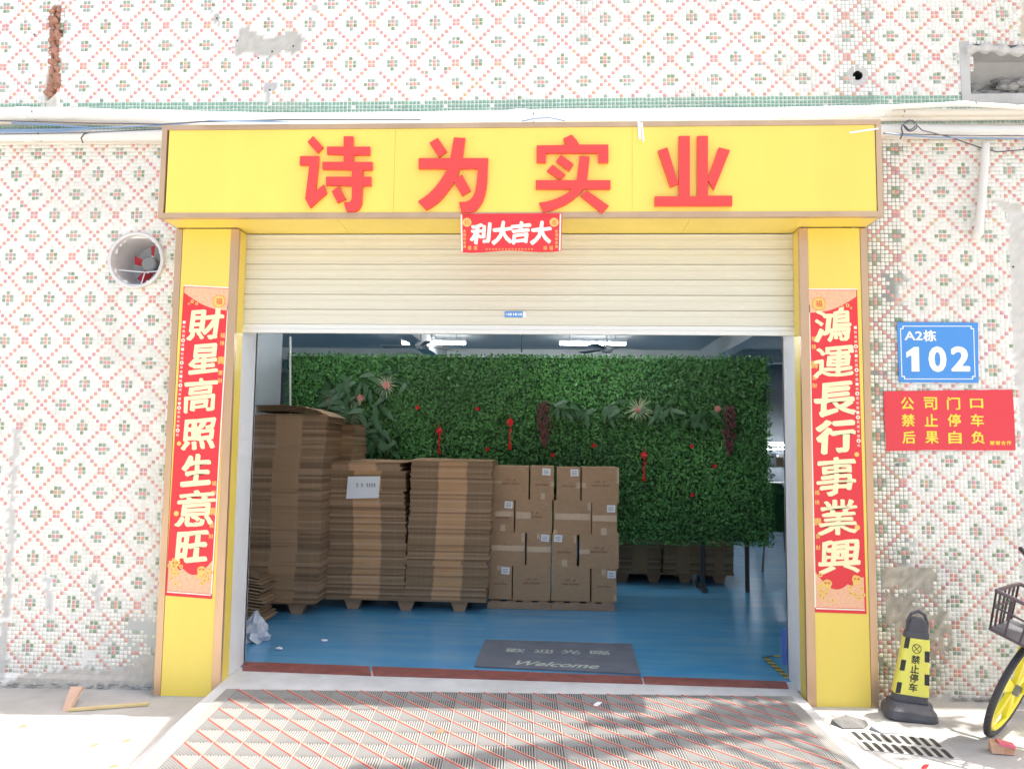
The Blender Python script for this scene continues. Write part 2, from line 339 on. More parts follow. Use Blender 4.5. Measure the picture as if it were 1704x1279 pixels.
def mosaic(name, zA, zlo, zhi, green_below=None):
    jlo = int(math.floor((zA-zhi)/p+5.5)); jhi = int(math.ceil((zA-zlo)/p+5.5))
    I, J = np.meshgrid(np.arange(i_min, i_max+1), np.arange(jlo, jhi+1)); I = I.ravel(); J = J.ravel()
    X = x0+I*p; Z = zA-(J-5.5)*p
    kind = pat(I, J)
    if green_below is not None: kind[Z < green_below] = 3
    keep = (Z > zlo) & (Z < zhi)
    keep &= ~((X > -2.56) & (X < 2.06) & (Z < 3.66))
    I, J, X, Z, kind = I[keep], J[keep], X[keep], Z[keep], kind[keep]
    px, py = projn(X, Z)
    # swapped tiles: a few mistakes by the tiler
    sw = rng.random(len(X)) < .004; kind[sw] = rng.integers(0, 3, sw.sum())
    n1 = fbm(X, Z, 9., 3.1); n2 = fbm(X, Z, 1.6, 7.7)
    jit = (rng.random(len(X))-.5)
    wx, wy = px+jit*9+n1*6, py+jit*9+n1*6
    rem = np.zeros(len(X), bool)
    for poly, _ in PATCHES: rem |= poly_in(wx, wy, poly)
    rem |= poly_in(px, py, NICHE) | poly_in(px+n1*5, py, GASH)
    rem |= (X-FANC.x)**2+(Z-FANC.z)**2 < (FANR+.012)**2
    rem |= (X-HOLE.x)**2+(Z-HOLE.z)**2 < .036**2
    # tiles lost near the right pillar foot
    a = poly_in(wx, wy, [(1468, 940), (1560, 945), (1575, 1010), (1590, 1060), (1560, 1155), (1470, 1180)])
    rem |= a & (n1*1.1+n2*.5+rng.random(len(X))*.35 > .12)
    b = poly_in(wx, wy, [(1468, 455), (1500, 455), (1520, 470), (1500, 500), (1468, 505)]); rem |= b & (rng.random(len(X)) < .5)
    rem |= (n1 > .62) & (rng.random(len(X)) < .5)
    c = poly_in(wx, wy, [(150, 1060), (262, 1020), (262, 1110), (100, 1125)]); rem |= c & (n1+rng.random(len(X))*.6 > .45)
    keep = ~rem; I, J, X, Z, kind, px, py, n1, n2 = [q[keep] for q in (I, J, X, Z, kind, px, py, n1, n2)]
    N = len(X)
    # tints
    base = np.array([(.82, .84, .82), (.71, .35, .32), (.34, .44, .37), (.24, .44, .35)])[kind]
    v = rng.normal(1, .05, (N, 1)); tint = base*v
    if zhi < 4: tint = tint*np.array((1.03, .985, .915))
    red = kind == 1; k = rng.random(N)
    tint[red & (k < .22)] = np.array((.70, .38, .27)); tint[red & (k > .8)] = np.array((.66, .32, .35)); tint[red & (k > .97)] = np.array((.64, .45, .25))
    grn = kind == 2; tint[grn & (k < .25)] = np.array((.24, .34, .19))
    dirt = np.clip((n2-.05)*1.2, 0, 1)[:, None]*.22; tint = tint*(1-dirt)+np.array((.50, .45, .38))*dirt
    low = np.clip((.32-Z)/.35, 0, 1)[:, None]*np.clip(n1+.55, 0, 1)[:, None]*.6; tint = tint*(1-low)+np.array((.40, .37, .32))*low
    rt = poly_in(px, py, [(1466, 900), (1600, 940), (1620, 1165), (1466, 1190)]); tint[rt] *= (1-.35*rng.random((rt.sum(), 1)))
    # sheets of 11 x 11 never meet quite squarely
    sx, sz = I//11, J//11; h = {}
    ox = np.zeros(N); oz = np.zeros(N)
    for key in set(zip(sx.tolist(), sz.tolist())): h[key] = rng.normal(0, .0011, 2)
    o = np.array([h[q] for q in zip(sx.tolist(), sz.tolist())]); ox, oz = o[:, 0], o[:, 1]
    X = X+ox+rng.normal(0, .0004, N)+.004*np.sin(Z*1.9+1); Z = Z+oz+rng.normal(0, .0004, N)+.005*np.sin(X*1.3)
    hw = .0121+rng.normal(0, .0002, N); yf = -.0016+rng.normal(0, .0002, N); ty = rng.normal(0, .0006, (N, 2))
    sgn = np.array([(-1, -1), (1, -1), (1, 1), (-1, 1)])
    V = np.zeros((N, 8, 3))
    for q, (a_, b_) in enumerate(sgn):
        V[:, q, 0] = X+a_*hw; V[:, q, 2] = Z+b_*hw; V[:, q, 1] = .002
        V[:, q+4, 0] = X+a_*(hw-.0008); V[:, q+4, 2] = Z+b_*(hw-.0008); V[:, q+4, 1] = yf+a_*ty[:, 0]+b_*ty[:, 1]
    F = np.array([(4, 5, 6, 7), (0, 1, 5, 4), (1, 2, 6, 5), (2, 3, 7, 6), (3, 0, 4, 7)])
    Fa = (F[None]+np.arange(N)[:, None, None]*8).reshape(-1)
    me = bpy.data.meshes.new(name); nf = N*5
    me.vertices.add(N*8); me.vertices.foreach_set('co', V.reshape(-1))
    me.loops.add(nf*4); me.loops.foreach_set('vertex_index', Fa.astype(np.int32))
    me.polygons.add(nf); me.polygons.foreach_set('loop_start', np.arange(0, nf*4, 4, dtype=np.int32))
    me.update(calc_edges=True); me.validate()
    at = me.attributes.new('tint', 'FLOAT_COLOR', 'FACE')
    C = np.ones((nf, 4)); C[:, :3] = np.repeat(np.clip(tint, 0, .9), 5, 0); at.data.foreach_set('color', C.reshape(-1))
    me.materials.append(M['tile']); o = bpy.data.objects.new(name, me); COL.objects.link(o); o.parent = BL; o['kind'] = 'stuff'
    return o
mosaic('mosaic_tiles', zA_up, z_green_bot, 6.6, green_below=z_green_top)
mosaic('mosaic_tiles', zA_low, .0, z_low_top)
# the render behind the tiles: a fine sheet with its own relief, grout and bare patches
xs = np.arange(-5.6, 5.0, p); zs = np.arange(-.1, 6.62, p)
nx, nz = len(xs), len(zs); XX, ZZ = np.meshgrid(xs, zs); px, py = projn(XX, ZZ)
n1 = fbm(XX, ZZ, 9., 3.1); n2 = fbm(XX, ZZ, 1.6, 7.7); n3 = fbm(XX, ZZ, 20., 1.3)
jit = (rng.random(XX.shape)-.5); wx, wy = px+jit*6+n1*6, py+jit*6+n1*6
col = np.ones((nz, nx, 3))*np.array((.84, .83, .79)); yy = np.zeros((nz, nx))
dk = np.clip((px-1383)/10, 0, 1)*np.clip((1470-px)/20, 0, 1)*(py < 170)*np.clip(1.1-np.abs(n1)*.9, 0, 1)*.62
dk = np.maximum(dk, (py > 240)*np.clip((1512-px+n1*24)/18, 0, 1)*(px > 1400)*.85)
dk = np.maximum(dk, (py > 980)*np.clip((py-990+n1*50)/60, 0, 1)*(px < 300)*np.clip((px-130)/80, 0, 1)*.5)
dk = np.maximum(dk, np.clip(n2-.25, 0, 1)*.35)
col = col*(1-dk[..., None])+np.array((.20, .22, .21))*dk[..., None]
for poly, c in PATCHES:
    q = poly_in(wx, wy, poly); col[q] = np.array(c)*(1+.16*n3[q][:, None]); yy[q] = -.002+.0045*n1[q]+.003*n3[q]
q = poly_in(px+n1*5, py, GASH); col[q] = (.42, .25, .19); yy[q] = .025+.012*n3[q]
q = poly_in(px, py, [(1468, 940), (1560, 945), (1590, 1060), (1560, 1155), (1470, 1180)]); col[q] = np.array((.46, .42, .35))*(1+.35*n3[q][:, None])*rng.uniform(.72, 1.15, (q.sum(), 1)); yy[q] = .003*n3[q]
q = ZZ < .09; yy[q] += -.012*np.abs(n1[q])-.006
band = (ZZ > z_low_top) & (ZZ < z_green_bot+.01); col[band] = (.66, .56, .42); yy[band] = -.012
me = bpy.data.meshes.new('wall_render'); V = np.stack([XX, yy, ZZ], -1).reshape(-1, 3)
fi = []
cx_, cz_ = (XX[:-1, :-1]+p/2), (ZZ[:-1, :-1]+p/2); cpx, cpy = projn(cx_, cz_)
drop = ((cx_ > -2.19) & (cx_ < 1.68) & (cz_ < 3.3)) | ((cx_-FANC.x)**2+(cz_-FANC.z)**2 < (FANR-.012)**2) | ((cx_-HOLE.x)**2+(cz_-HOLE.z)**2 < .05**2) | poly_in(cpx, cpy, NICHE)
for a in range(nz-1):
    for b in range(nx-1):
        if not drop[a, b]: k = a*nx+b; fi.append((k, k+1, k+nx+1, k+nx))
me.from_pydata(V.tolist(), [], fi); at = me.attributes.new('tint', 'FLOAT_COLOR', 'POINT')
C = np.ones((nx*nz, 4)); C[:, :3] = np.clip(col.reshape(-1, 3), .02, .9); at.data.foreach_set('color', C.reshape(-1))
me.materials.append(M['grout']); o = bpy.data.objects.new('wall', me); COL.objects.link(o); o.parent = BL
# the rest of the building shell
s = MB(); s.box(-9, 9, .0, 14.2, 6.6, 8.0)
s.box(-9, -5.6, .0, .28, -.3, 6.6); s.box(5.0, 9, 0, .28, -.3, 6.6)
s.box(-9.2, -9, 0, 14.2, -.3, 8); s.box(9, 9.2, 0, 14.2, -.3, 8); s.box(-9.2, 9.2, 14, 14.2, -.3, 8)
s.build('building_shell', M['cement_pale'], BL)
# inner side of the front wall, jambs
JX0, JX1 = -2.168, 1.662
s = MB(); s.box(-9, JX0, .26, .285, FZ-.05, 3.7); s.box(JX1, 9, .26, .285, FZ-.05, 3.7); s.box(JX0, JX1, .26, .285, 2.62, 3.7)
s.build('inner_wall_face', M['room'], BL)
for a, b, nm in ((JX0-.03, JX0, 1), (JX1, JX1+.03, 2)):
    MB().box(a, b, .0, .29, .02, 3.2).build('door_jamb', M['jamb'], BL)
# niche with rubble, drain hole
N0, N1 = P(1612, 158), P(1800, 74)
s = MB(); s.box(N0.x-.03, N1.x, .24, .26, N0.z-.05, N1.z+.05); s.box(N0.x-.03, N1.x, .0, .25, N1.z, N1.z+.03); s.box(N0.x-.03, N1.x, 0, .25, N0.z-.04, N0.z-.01)
s.box(N0.x-.03, N0.x, 0, .25, N0.z, N1.z); 
s.box(N0.x-.05, N0.x+.012, -.006, .02, N0.z-.06, N1.z+.03); s.box(N0.x-.05, N1.x, -.007, .02, N0.z-.07, N0.z+.004)
s.build('niche', M['cement_pale'], BL)
s = MB()
for k in range(70):
    x = random.uniform(N0.x, N1.x-.05); t = random.random(); s.rock((x, random.uniform(.08, .22), N0.z+t*t*.2), random.uniform(.02, .06), sq=(1.5, 1, .7), seed=k)
s.build('rubble', M['cement'], BL, kind='stuff')
s = MB()
pts = []
for k in range(16):
    t = k/15; pts.append(P(1606+t*110, 86-10*math.sin(t*6)*.4-6*t, -.01))
s.tube(pts, [.03+.012*math.sin(k*1.7) for k in range(16)], 7); s.build('broken_lip', M['cement_pale'], BL)
MB().lathe([(.075, .001), (.074, -.0022), (.034, -.0022)], HOLE, 'y', 20).build('mortar_collar', M['cement_pale'], BL)
MB().lathe([(.036, -.002), (.034, .0), (.033, .12), (.0001, .12)], HOLE, 'y', 20).build('drain_hole', M['black'], BL)
s = MB()
for k in range(110):
    t = k/110; a = P(90+random.uniform(-8, 8)-(10 if t > .9 else 0)*(t-.9)*10, 14+t*144)
    s.rock((a.x, random.uniform(.004, .022), a.z), random.uniform(.012, .03), seed=k+200)
s.build('exposed_brick', M['brick'], BL, kind='stuff')
# the rough foot of the wall
s = MB()
for k in range(150):
    x = random.uniform(-5, -2.62) if k < 120 else random.uniform(2.6, 4.5); 
    s.rock((x, -.012, gz(x)+random.uniform(.0, .035)), random.uniform(.008, .02), sq=(1.8, .8, .7), seed=k+900)
s.build('rough_wall_foot', M['cement'], BL, kind='stuff')
for (a, b) in ((395, 68), (488, 77), (449, 150), (453, 86), (1686, 444), (361, 31), (57, 58), (430, 97)):
    c = P(a, b, -.005); MB().lathe([(.007, 0), (.006, -.003), (.0001, -.003)], c, 'y', 8).build('screw_hole', M['black'], BL)

# ------------------------------------------------------------------ room behind the door
room = thing('workshop_room', 'blue grey painted workshop room behind the open roller door', 'room', (0, 0, 0))
CZ = 3.66
MB().box(-9, 9, .28, 14, CZ, CZ+.1).build('ceiling', M['ceil'], room)
MB().box(-9, -3.06, .3, 3.32, FZ, CZ).build('side_wall', M['room'], room)
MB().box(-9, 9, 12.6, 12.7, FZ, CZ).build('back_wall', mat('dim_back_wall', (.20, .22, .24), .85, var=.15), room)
MB().box(7, 7.1, .3, 12.6, FZ, CZ).build('side_wall', M['room'], room)
for x in (-6.2, -2.2, 3.1): MB().box(x-.12, x+.12, .4, 12.5, CZ-.3, CZ).build('ceiling_beam', M['ceil'], room)
for y in (5.2, 10.2): MB().box(-8.9, 6.9, y-.12, y+.12, CZ-.24, CZ-.004).build('ceiling_beam', M['ceil'], room)
for x in (-6.2, 5.6): MB().box(x-.2, x+.2, 9.2, 9.6, FZ, CZ-.3).build('column', M['room'], room)
MB().tube([P(483, 560, 3.3), P(483, 690, 3.3)], .012, 6).build('corner_pipe', M['pvc'], room)
# tubes
def tube_light(cx, cy, z, L=1.2, lab='', n=1, ax='x'):
    t = thing('tube_light', lab, 'ceiling light', (cx, cy, z), 'lit tube lights on the workshop ceiling')
    MB().box(cx-L/2-.02, cx+L/2+.02, cy-.04, cy+.04, z+.03, z+.07).build('housing', M['white'], t)
    s = MB(); s.tube([(cx-L/2, cy, z), (cx+L/2, cy, z)], .022, 8); s.build('tube', M['lamp'], t)
    s = MB()
    for e in (-1, 1): s.box(cx+e*L/2-.012, cx+e*L/2+.012, cy-.02, cy+.02, z-.02, z+.035)
    s.build('lamp_holder', M['grey'], t)
    s = MB()
    for e in (-1, 1): s.tube([(cx+e*L*.35, cy, z+.07), (cx+e*L*.35, cy, CZ)], .004, 5)
    s.build('hanging_wire', M['grey'], t)
L1, L2 = P(722, 571, 8.0), P(986, 572, 8.0)
tube_light(L1.x, 8, L1.z, 1.12, 'lit tube light above the left half of the green hedge wall')
tube_light(L2.x, 8, L2.z, 1.14, 'lit tube light above the right half of the green hedge wall')
L3 = P(1286, 741, 12.0)
for k, (dx, y, lab) in enumerate(((0, 12.0, 'far low tube light right of the green hedge wall, upper one'), (.1, 11.4, 'far low tube light right of the green hedge wall, lower one'))):
    q = P(1288, 740+k*8, y); tube_light(q.x, y, q.z, .9, lab)
for x in (-1.9, .9): tube_light(x, 2.2, 3.4, 1.2, 'lit tube light on the ceiling just inside the roller door, '+('left' if x < 0 else 'right')+' of the pair')
for x in (-5.5,): tube_light(x, 6, 3.4, 1.2, 'lit tube light on the ceiling far left of the hedge wall')
for x in (-1.9, .9): tube_light(x, 5.0, 3.3, 1.2, 'lit tube light close behind the hedge wall, '+('left' if x < 0 else 'right')+' of the pair')
def ceiling_fan(c, rot, lab):
    t = thing('ceiling_fan', lab, 'ceiling fan', c, 'ceiling fans in the workshop')
    MB().tube([(c[0], c[1], c[2]+.06), (c[0], c[1], CZ)], .012, 6).build('rod', M['grey'], t)
    MB().lathe([(.0001, -.06), (.07, -.05), (.1, 0), (.07, .06), (.0001, .07)], c, 'z', 16).build('motor', M['grey'], t)
    for k in range(3):
        a = rot+k*2*PI/3; d = Vector((math.cos(a), math.sin(a), 0)); n = Vector((-d.y, d.x, .12)); c0 = Vector(c)
        b = [c0+d*.1-n*.03, c0+d*.62-n*.07, c0+d*.62+n*.07, c0+d*.1+n*.03]
        MB().hexa(b, [v+Vector((0, 0, .008)) for v in b]).build('blade', M['grey'], t)
c = P(700, 576, 6.4); ceiling_fan((c.x, 6.4, c.z), .9, 'dark ceiling fan in front of the left tube light')
c = P(1010, 581, 6.4); ceiling_fan((c.x, 6.4, c.z), .1, 'dark ceiling fan below the right tube light')
T(MB().tube([P(868, 556, 3.6), P(868, 586, 3.6)], .009, 6).build('hanging_rod', M['black']), 'thin black rod hanging down behind the top edge of the hedge wall', 'rod')

# ------------------------------------------------------------------ pillars, sign, roller door
ZS = 1.487+1.685
PY = -.15
def pillar(xa, xb, inner, lab, zb):
    t = thing('pillar', lab, 'pillar', ((xa+xb)/2, 0, 0), 'yellow pillars beside the roller door')
    w = .045; w2 = .056
    wl, wr = (w, w2) if inner > 0 else (w2, w)
    MB().box(xa+wl+.002, xb-wr-.002, PY+.004, PY+.02, zb, ZS-.002).build('front_panel', M['yellow'], t)
    s = MB(); s.box(xa, xa+wl, PY, PY+.03, zb, ZS-.003); s.build('corner_trim', M['gold'], t)
    s = MB(); s.box(xb-wr, xb, PY, PY+.03, zb, ZS-.003); s.build('corner_trim', M['gold'], t)
    s = MB(); s.box(xa+.004, xa+.02, PY+.032, -.003, zb, ZS-.003); s.build('side_panel', M['yellow'], t)
    s = MB(); s.box(xb-.02, xb-.004, PY+.032, -.003, zb, ZS-.003); s.build('side_panel', M['yellow'], t)
    s = MB(); s.box(xa+.002, xb-.002, PY+.006, -.02, zb-.012, zb-.001); s.build('foot_strip', M['steel'], t)
    return t
PL = pillar(-2.606, -2.160, 1, 'yellow pillar on the left of the roller door with a rose gold edge', .018)
PR = pillar(1.655, 2.100, -1, 'yellow pillar on the right of the roller door beside the blue plaque', .055)
SX0, SX1, SY, SZ1 = -2.608, 2.102, -.40, 2.121+1.685
sg = thing('signboard', 'big yellow signboard with four red characters over the roller door', 'sign', (-.25, 0, ZS))
w = .034
for a, b in ((278, 656), (656, 1052), (1052, 1458)):
    xa, xb = P(a, 280, SY).x, P(b, 280, SY).x
    MB().box(max(xa, SX0+w)+.0008, min(xb, SX1-w)-.0008, SY+.005, SY+.03, ZS+w+.001, SZ1-w-.001).build('panel', M['yellow'], sg)
def frame_piece(pts): 
    s = MB(); s.prism(pts, SY, SY+.04); s.build('frame_trim', M['gold'], sg)
frame_piece([(SX0, ZS), (SX1, ZS), (SX1-w, ZS+w), (SX0+w, ZS+w)])
frame_piece([(SX0, SZ1), (SX1, SZ1), (SX1-w, SZ1-w), (SX0+w, SZ1-w)])
frame_piece([(SX0, ZS+.001), (SX0+w, ZS+w+.001), (SX0+w, SZ1-w-.001), (SX0, SZ1-.001)])
frame_piece([(SX1, ZS+.001), (SX1-w, ZS+w+.001), (SX1-w, SZ1-w-.001), (SX1, SZ1-.001)])
for xa, xb in ((SX0+.012, -2.168), (-2.167, -1.42), (-1.418, -.55), (-.548, .9), (.902, 1.662), (1.664, SX1-.012)):
    inner = xa > -2.17 and xb < 1.67
    MB().box(xa, xb, SY+.042, .0 if inner else PY-.0015, ZS+.004, ZS+.016).build('soffit_panel', M['yellow'], sg)
for xa, xb in ((SX0, SX0+.012), (SX1-.012, SX1)): MB().box(xa, xb, SY+.042, -.012, ZS+.004, SZ1-.004).build('end_panel', M['gold'], sg)
MB().box(SX0+.013, SX1-.013, SY+.042, -.012, SZ1-.02, SZ1-.004).build('top_panel', M['pvc'], sg)
z1 = lambda L: [(x/2.84, y/2.84) for x, y in L]
z2 = lambda L: [(550+x/2.84, y/2.84) for x, y in L]
z3 = lambda L: [(1104+x/2.84, y/2.84) for x, y in L]
LET = [
 [[(521,226.5),(537.7,244.7),(528,254.5),(511.6,236.6)],
  [(499.3,259.9),(531,259.9),(525,318.7),(538.7,307),(543.3,321),(515.8,345.8),(507.7,331),(514.8,274.6),(498.6,274.6)],
  [(571.8,227),(588,227),(588,244.2),(615.8,244.2),(615.8,257.7),(588,257.7),(588,269.6),(619.7,269.6),(619.7,282.7),(603.5,282.7),(603.5,294.2),(617.6,294.2),(617.6,308.8),(602.8,308.8),(602,338),(599.5,345),(594.5,350),(588,351.6),(576.4,351.4),(571.8,336.3),(581.7,336.3),(584.6,333),(585.5,326),(585.5,308.8),(542.3,308.3),(542.3,294.2),(585.5,294.2),(585.5,282.5),(536.3,281.8),(536.3,269.4),(571.8,269.6),(571.8,257.5),(544,256.3),(544,244),(571.8,244.2)],
  [(551.8,318.7),(564,309.9),(575.4,331),(561.3,337.3)]],
 [z2([(467,675),(507,652),(550,715),(512,742)]),
  z2([(583,650),(637,653),(625,748),(745,748),(741,850),(737,890),(728,930),(718,955),(705,975),(688,993),(665,1003),(618,1003),(606,955),(640,954),(658,945),(672,930),(682,908),(688,880),(697,797),(612,797),(603,820),(590,850),(570,882),(550,910),(530,935),(510,955),(482,976),(452,993),(413,952),(442,933),(465,915),(492,888),(515,858),(535,828),(552,797),(416,797),(416,748),(566,748)]),
  z2([(578,850),(622,825),(663,900),(622,925)])],
 [z2([(1100,655),(1140,637),(1163,662),(1176,684),(1313,684),(1313,768),(1265,768),(1265,722),(1018,724),(1018,768),(974,768),(974,688),(1114,686)]),
  z2([(1065,762),(1090,732),(1148,775),(1128,808)]), z2([(1022,808),(1050,778),(1110,825),(1085,848)]),
  z2([(1177,737),(1225,741),(1213,852),(1323,852),(1323,893),(1195,893),(1175,918),(1150,940),(1125,958),(1100,972),(1055,990),(1005,1003),(985,958),(1020,953),(1050,945),(1082,932),(1110,918),(1127,906),(1140,893),(970,893),(970,852),(1163,852)]),
  z2([(1180,925),(1210,899),(1315,972),(1283,1007)])],
 [[(1095,250.7),(1110.6,245.4),(1129,305.6),(1116,311.6)],
  [(1129.7,226.4),(1148,226.4),(1148,326.8),(1160.3,326.8),(1160.3,226.4),(1178,226.4),(1178,325.7),(1218.4,325.7),(1218.4,342.2),(1089.8,342.2),(1089.8,326.8),(1129.7,326.8)],
  z3([(262,697),(315,710),(240,897),(208,848)])]]
for g_, ch in zip(LET, '诗为实业'):
    s = MB()
    for k, poly in enumerate(g_):
        s.prism([(P(x, y, SY-.02).x, P(x, y, SY-.02).z) for x, y in poly], SY-.022+k*.0004, SY+.0035)
    s.build('red_character', M['red_letter'], sg)
def strip(mb, a, b, w_, Y, mi=0):
    A, B = P(*a, Y), P(*b, Y); d = (B-A).normalized(); n = Vector((-d.z, 0, d.x))*w_/2
    mb.prism([((A-n).x, (A-n).z), ((B-n).x, (B-n).z), ((B+n).x, (B+n).z), ((A+n).x, (A+n).z)], Y, Y+.001, mi); return mb
for a, b, w_ in (((1063, 200), (1065, 232), .018), ((1068, 204), (1071, 236), .012), ((1414, 221), (1462, 214), .012)):
    T(strip(MB(), a, b, w_, SY-.0035).build('tape_strip', M['white']), {1063: 'longer white tape scrap at the top of the signboard seam', 1068: 'shorter white tape scrap beside the longer one on the signboard seam', 1414: 'white tape strip near the right end of the yellow signboard'}[a[0]], 'tape', 'tape scraps on the signboard')

# roller door
rd = thing('roller_shutter', 'cream ribbed roller shutter pulled half way up under the yellow signboard', 'roller door', (-.25, 0, 2.46))
RX0, RX1 = -2.166, 1.660
zb = P(860, 556, .01).z; slat = .1075; z = zb+.062
MB().box(RX0, RX1, -.006, .03, zb, zb+.028).build('bottom_bar', M['shutter_bar'], rd)
MB().box(RX0, RX1, .0, .026, zb+.030, zb+.060).build('bottom_bar', M['shutter_bar'], rd)
me0 = None
prof = [(.010, 0), (.001, .003), (.000, .012), (.003, .016), (.003, .038), (.000, .042), (.000, .062), (.003, .066), (.003, .090), (.001, .094), (.001, .102), (.010, slat-.0015)]
while z < ZS:
    if me0 is None:
        s = MB(); n = len(prof)
        s.add([(RX0, y, h) for y, h in prof]+[(RX1, y, h) for y, h in prof], [(i, i+n, i+n+1, i+1) for i in range(n-1)])
        s.add([(RX0, .012, 0), (RX1, .012, 0), (RX1, .012, slat), (RX0, .012, slat)], [(3, 2, 1, 0)])
        o = s.build('slat', M['shutter']); o.parent = rd; me0 = o
    else:
        o = me0.copy(); COL.objects.link(o); o.parent = rd
    o.location = Vector((0, random.uniform(0, .0015), z))-Vector(rd['_o']); z += slat
MB().box(RX0, RX1, .02, .24, 3.19, 3.60).build('roller_box', M['shutter'], rd)
st = MB(); A, B = P(840, 518, -.004), P(877, 528, -.004)
s = thing('phone_sticker', 'small blue and white sticker on the lower part of the cream shutter', 'sticker', (A.x, -.004, B.z))
MB().box(A.x, B.x-.03, -.006, -.0045, B.z, A.z).build('blue_field', M['blue'], s)
MB().prism([(B.x-.0295, B.z), (B.x+.003, B.z+.004), (B.x-.012, A.z-.006), (B.x-.0295, A.z)], -.006, -.0045).build('white_tail', M['white'], s)
k = MB()
for i in range(9): k.box(A.x+.008+i*.0125, A.x+.008+i*.0125+.004+.003*(i % 3), -.0072, -.0062, B.z+.012, A.z-.012)
k.build('digits', M['white'], s)

# ------------------------------------------------------------------ couplets and poster
def sheet(mb, pts, Y, th=.0012, mi=0):
    return mb.prism([(P(*q, Y).x, P(*q, Y).z) for q in pts], Y-th, Y, mi)
def put(mb, txt, box, Y, mi=0, depth=.0008, **kw):
    a, b, c, d = box; A, B = P(a, b, Y), P(c, d, Y)
    C_ = P((a+c)/2, (b+d)/2, Y); return write(mb, txt, C_, XV, ZV, abs(P(c, (b+d)/2, Y).x-P(a, (b+d)/2, Y).x), abs(A.z-B.z), NV, mi, depth, **kw)
def ring(mb, c, r1, r2, Y, th, mi=0, seg=20):
    vs = []
    for y in (Y-th, Y):
        for r in (r1, r2): vs += [(c.x+r*math.cos(2*PI*k/seg), y, c.z+r*math.sin(2*PI*k/seg)) for k in range(seg)]
    fs = []
    for k in range(seg):
        q = (k+1) % seg; fs += [(k, seg+k, seg+q, q), (seg+k, 3*seg+k, 3*seg+q, seg+q), (k, q, 2*seg+q, 2*seg+k)]
    return mb.add(vs, fs, mi)
def disc(mb, c, r, Y, th, mi=0, seg=16, sq=1.0):
    return mb.prism([(c.x+r*math.cos(2*PI*k/seg), c.z+sq*r*math.sin(2*PI*k/seg)) for k in range(seg)], Y-th, Y, mi)
BM = [M['red_paper'], M['cream'], M['pink_p'], M['gold_p'], M['red_line'], M['white_p']]
def couplet(corners, chars, boxes, side, lab):
    TL, TR, BR, BL_ = corners; Y = PY+.0032
    bz = P(*BR, Y)
    t = thing('couplet_banner', lab, 'banner', (bz.x, Y, bz.z), 'red spring couplets on the yellow pillars')
    sheet(MB(), [TL, TR, BR, BL_], Y).build('red_sheet', M['red_paper'], t)
    def lerp(u, v):
        a = (TL[0]+(TR[0]-TL[0])*u, TL[1]+(TR[1]-TL[1])*u); b = (BL_[0]+(BR[0]-BL_[0])*u, BL_[1]+(BR[1]-BL_[1])*u)
        return (a[0]+(b[0]-a[0])*v, a[1]+(b[1]-a[1])*v)
    f = (lambda u: u) if side < 0 else (lambda u: 1-u)      # side<0: decoration mirrored
    Y1 = Y-.0014
    # pale borders
    s = MB()
    sheet(s, [lerp(0, .0), lerp(1, .0), lerp(1, .004), lerp(0, .004)], Y1, .0006)
    u0 = f(.965); u1 = f(.99); s2 = [lerp(u0, .05), lerp(u1, .05), lerp(u1, .985), lerp(u0, .985)]; sheet(s, s2, Y1, .0006)
    sheet(s, [lerp(.03, .986), lerp(.97, .986), lerp(.97, .990), lerp(.03, .990)], Y1, .0006)
    s.build('border_line', M['white_p'], t)
    # pink head with an arched lower edge
    s = MB(); pts = [lerp(f(.02), .006), lerp(f(.98), .006)]
    for k in range(11): q = k/10; pts.append(lerp(f(.98-q*.96), .075-.05*q+.014*math.sin(q*PI)))
    sheet(s, pts, Y1, .0006); s.build('pink_cloud_band', M['pink_p'], t)
    c = P(*lerp(f(.78), .047), Y1); s = MB(); disc(s, c, .047, Y1-.0008, .0006); s.build('gold_coin', M['gold_p'], t)
    s = MB(); ring(s, c, .041, .044, Y1-.0016, .0006); write(s, '福', c+Vector((0, -.0016, 0)), XV, ZV, .045, .045, NV, 0, .0006, bold=.01); s.build('coin_print', M['red_line'], t)
    # small side print: gold characters, coins and knots
    s = MB()
    for k, v in enumerate((.155, .18, .235, .275, .30, .63, .66, .72, .765, .80)):
        q = lerp(f(.90), v); sz = 13 if k in (2, 7) else 8
        put(s, '福祿壽喜財'[k % 5], (q[0]-sz/2, q[1]-sz/2, q[0]+sz/2, q[1]+sz/2), Y1, bold=.01)
    s.build('side_print', M['gold_p'], t)
    s = MB()
    for k in range(26):
        q = lerp(f(.055), .12+k*.0145)
        if k % 5 == 4: ring(s, P(*q, Y1), .006, .013, Y1, .0006)
        else: put(s, '一帆風順年豐'[k % 6], (q[0]-2.3, q[1]-2.3, q[0]+2.3, q[1]+2.3), Y1)
    s.build('small_print', M['white_p'], t)
    # cloud swirls at the head, seal mark, fan
    s = MB()
    for (u, v, r_) in ((.2, .052, .012), (.3, .058, .01), (.13, .06, .007)): ring(s, P(*lerp(f(u), v), Y1), r_*.5, r_, Y1, .0006)
    q = P(*lerp(f(.13), .735), Y1); disc(s, q, .017, Y1, .0006); q = P(*lerp(f(.1), .51), Y1); disc(s, q, .015, Y1, .0006)
    s.build('cloud_swirl', M['gold_p'], t, kind='stuff')
    # pink wave and fish-scale foot
    s = MB(); pts = [lerp(.035, .984), lerp(.965, .984)]
    for k in range(13):
        q = k/12; u = .965-q*.93; uu = u if side < 0 else 1-u
        pts.append(lerp(u, .868+.06*math.sin(min(1, max(0, (1-uu)*1.15))*PI)*1.0+(.02 if uu < .3 else 0)))
    sheet(s, pts, Y1, .0006); s.build('pink_wave_band', M['pink_p'], t)
    rr = random.Random(5+side); s = MB(); s2 = MB()
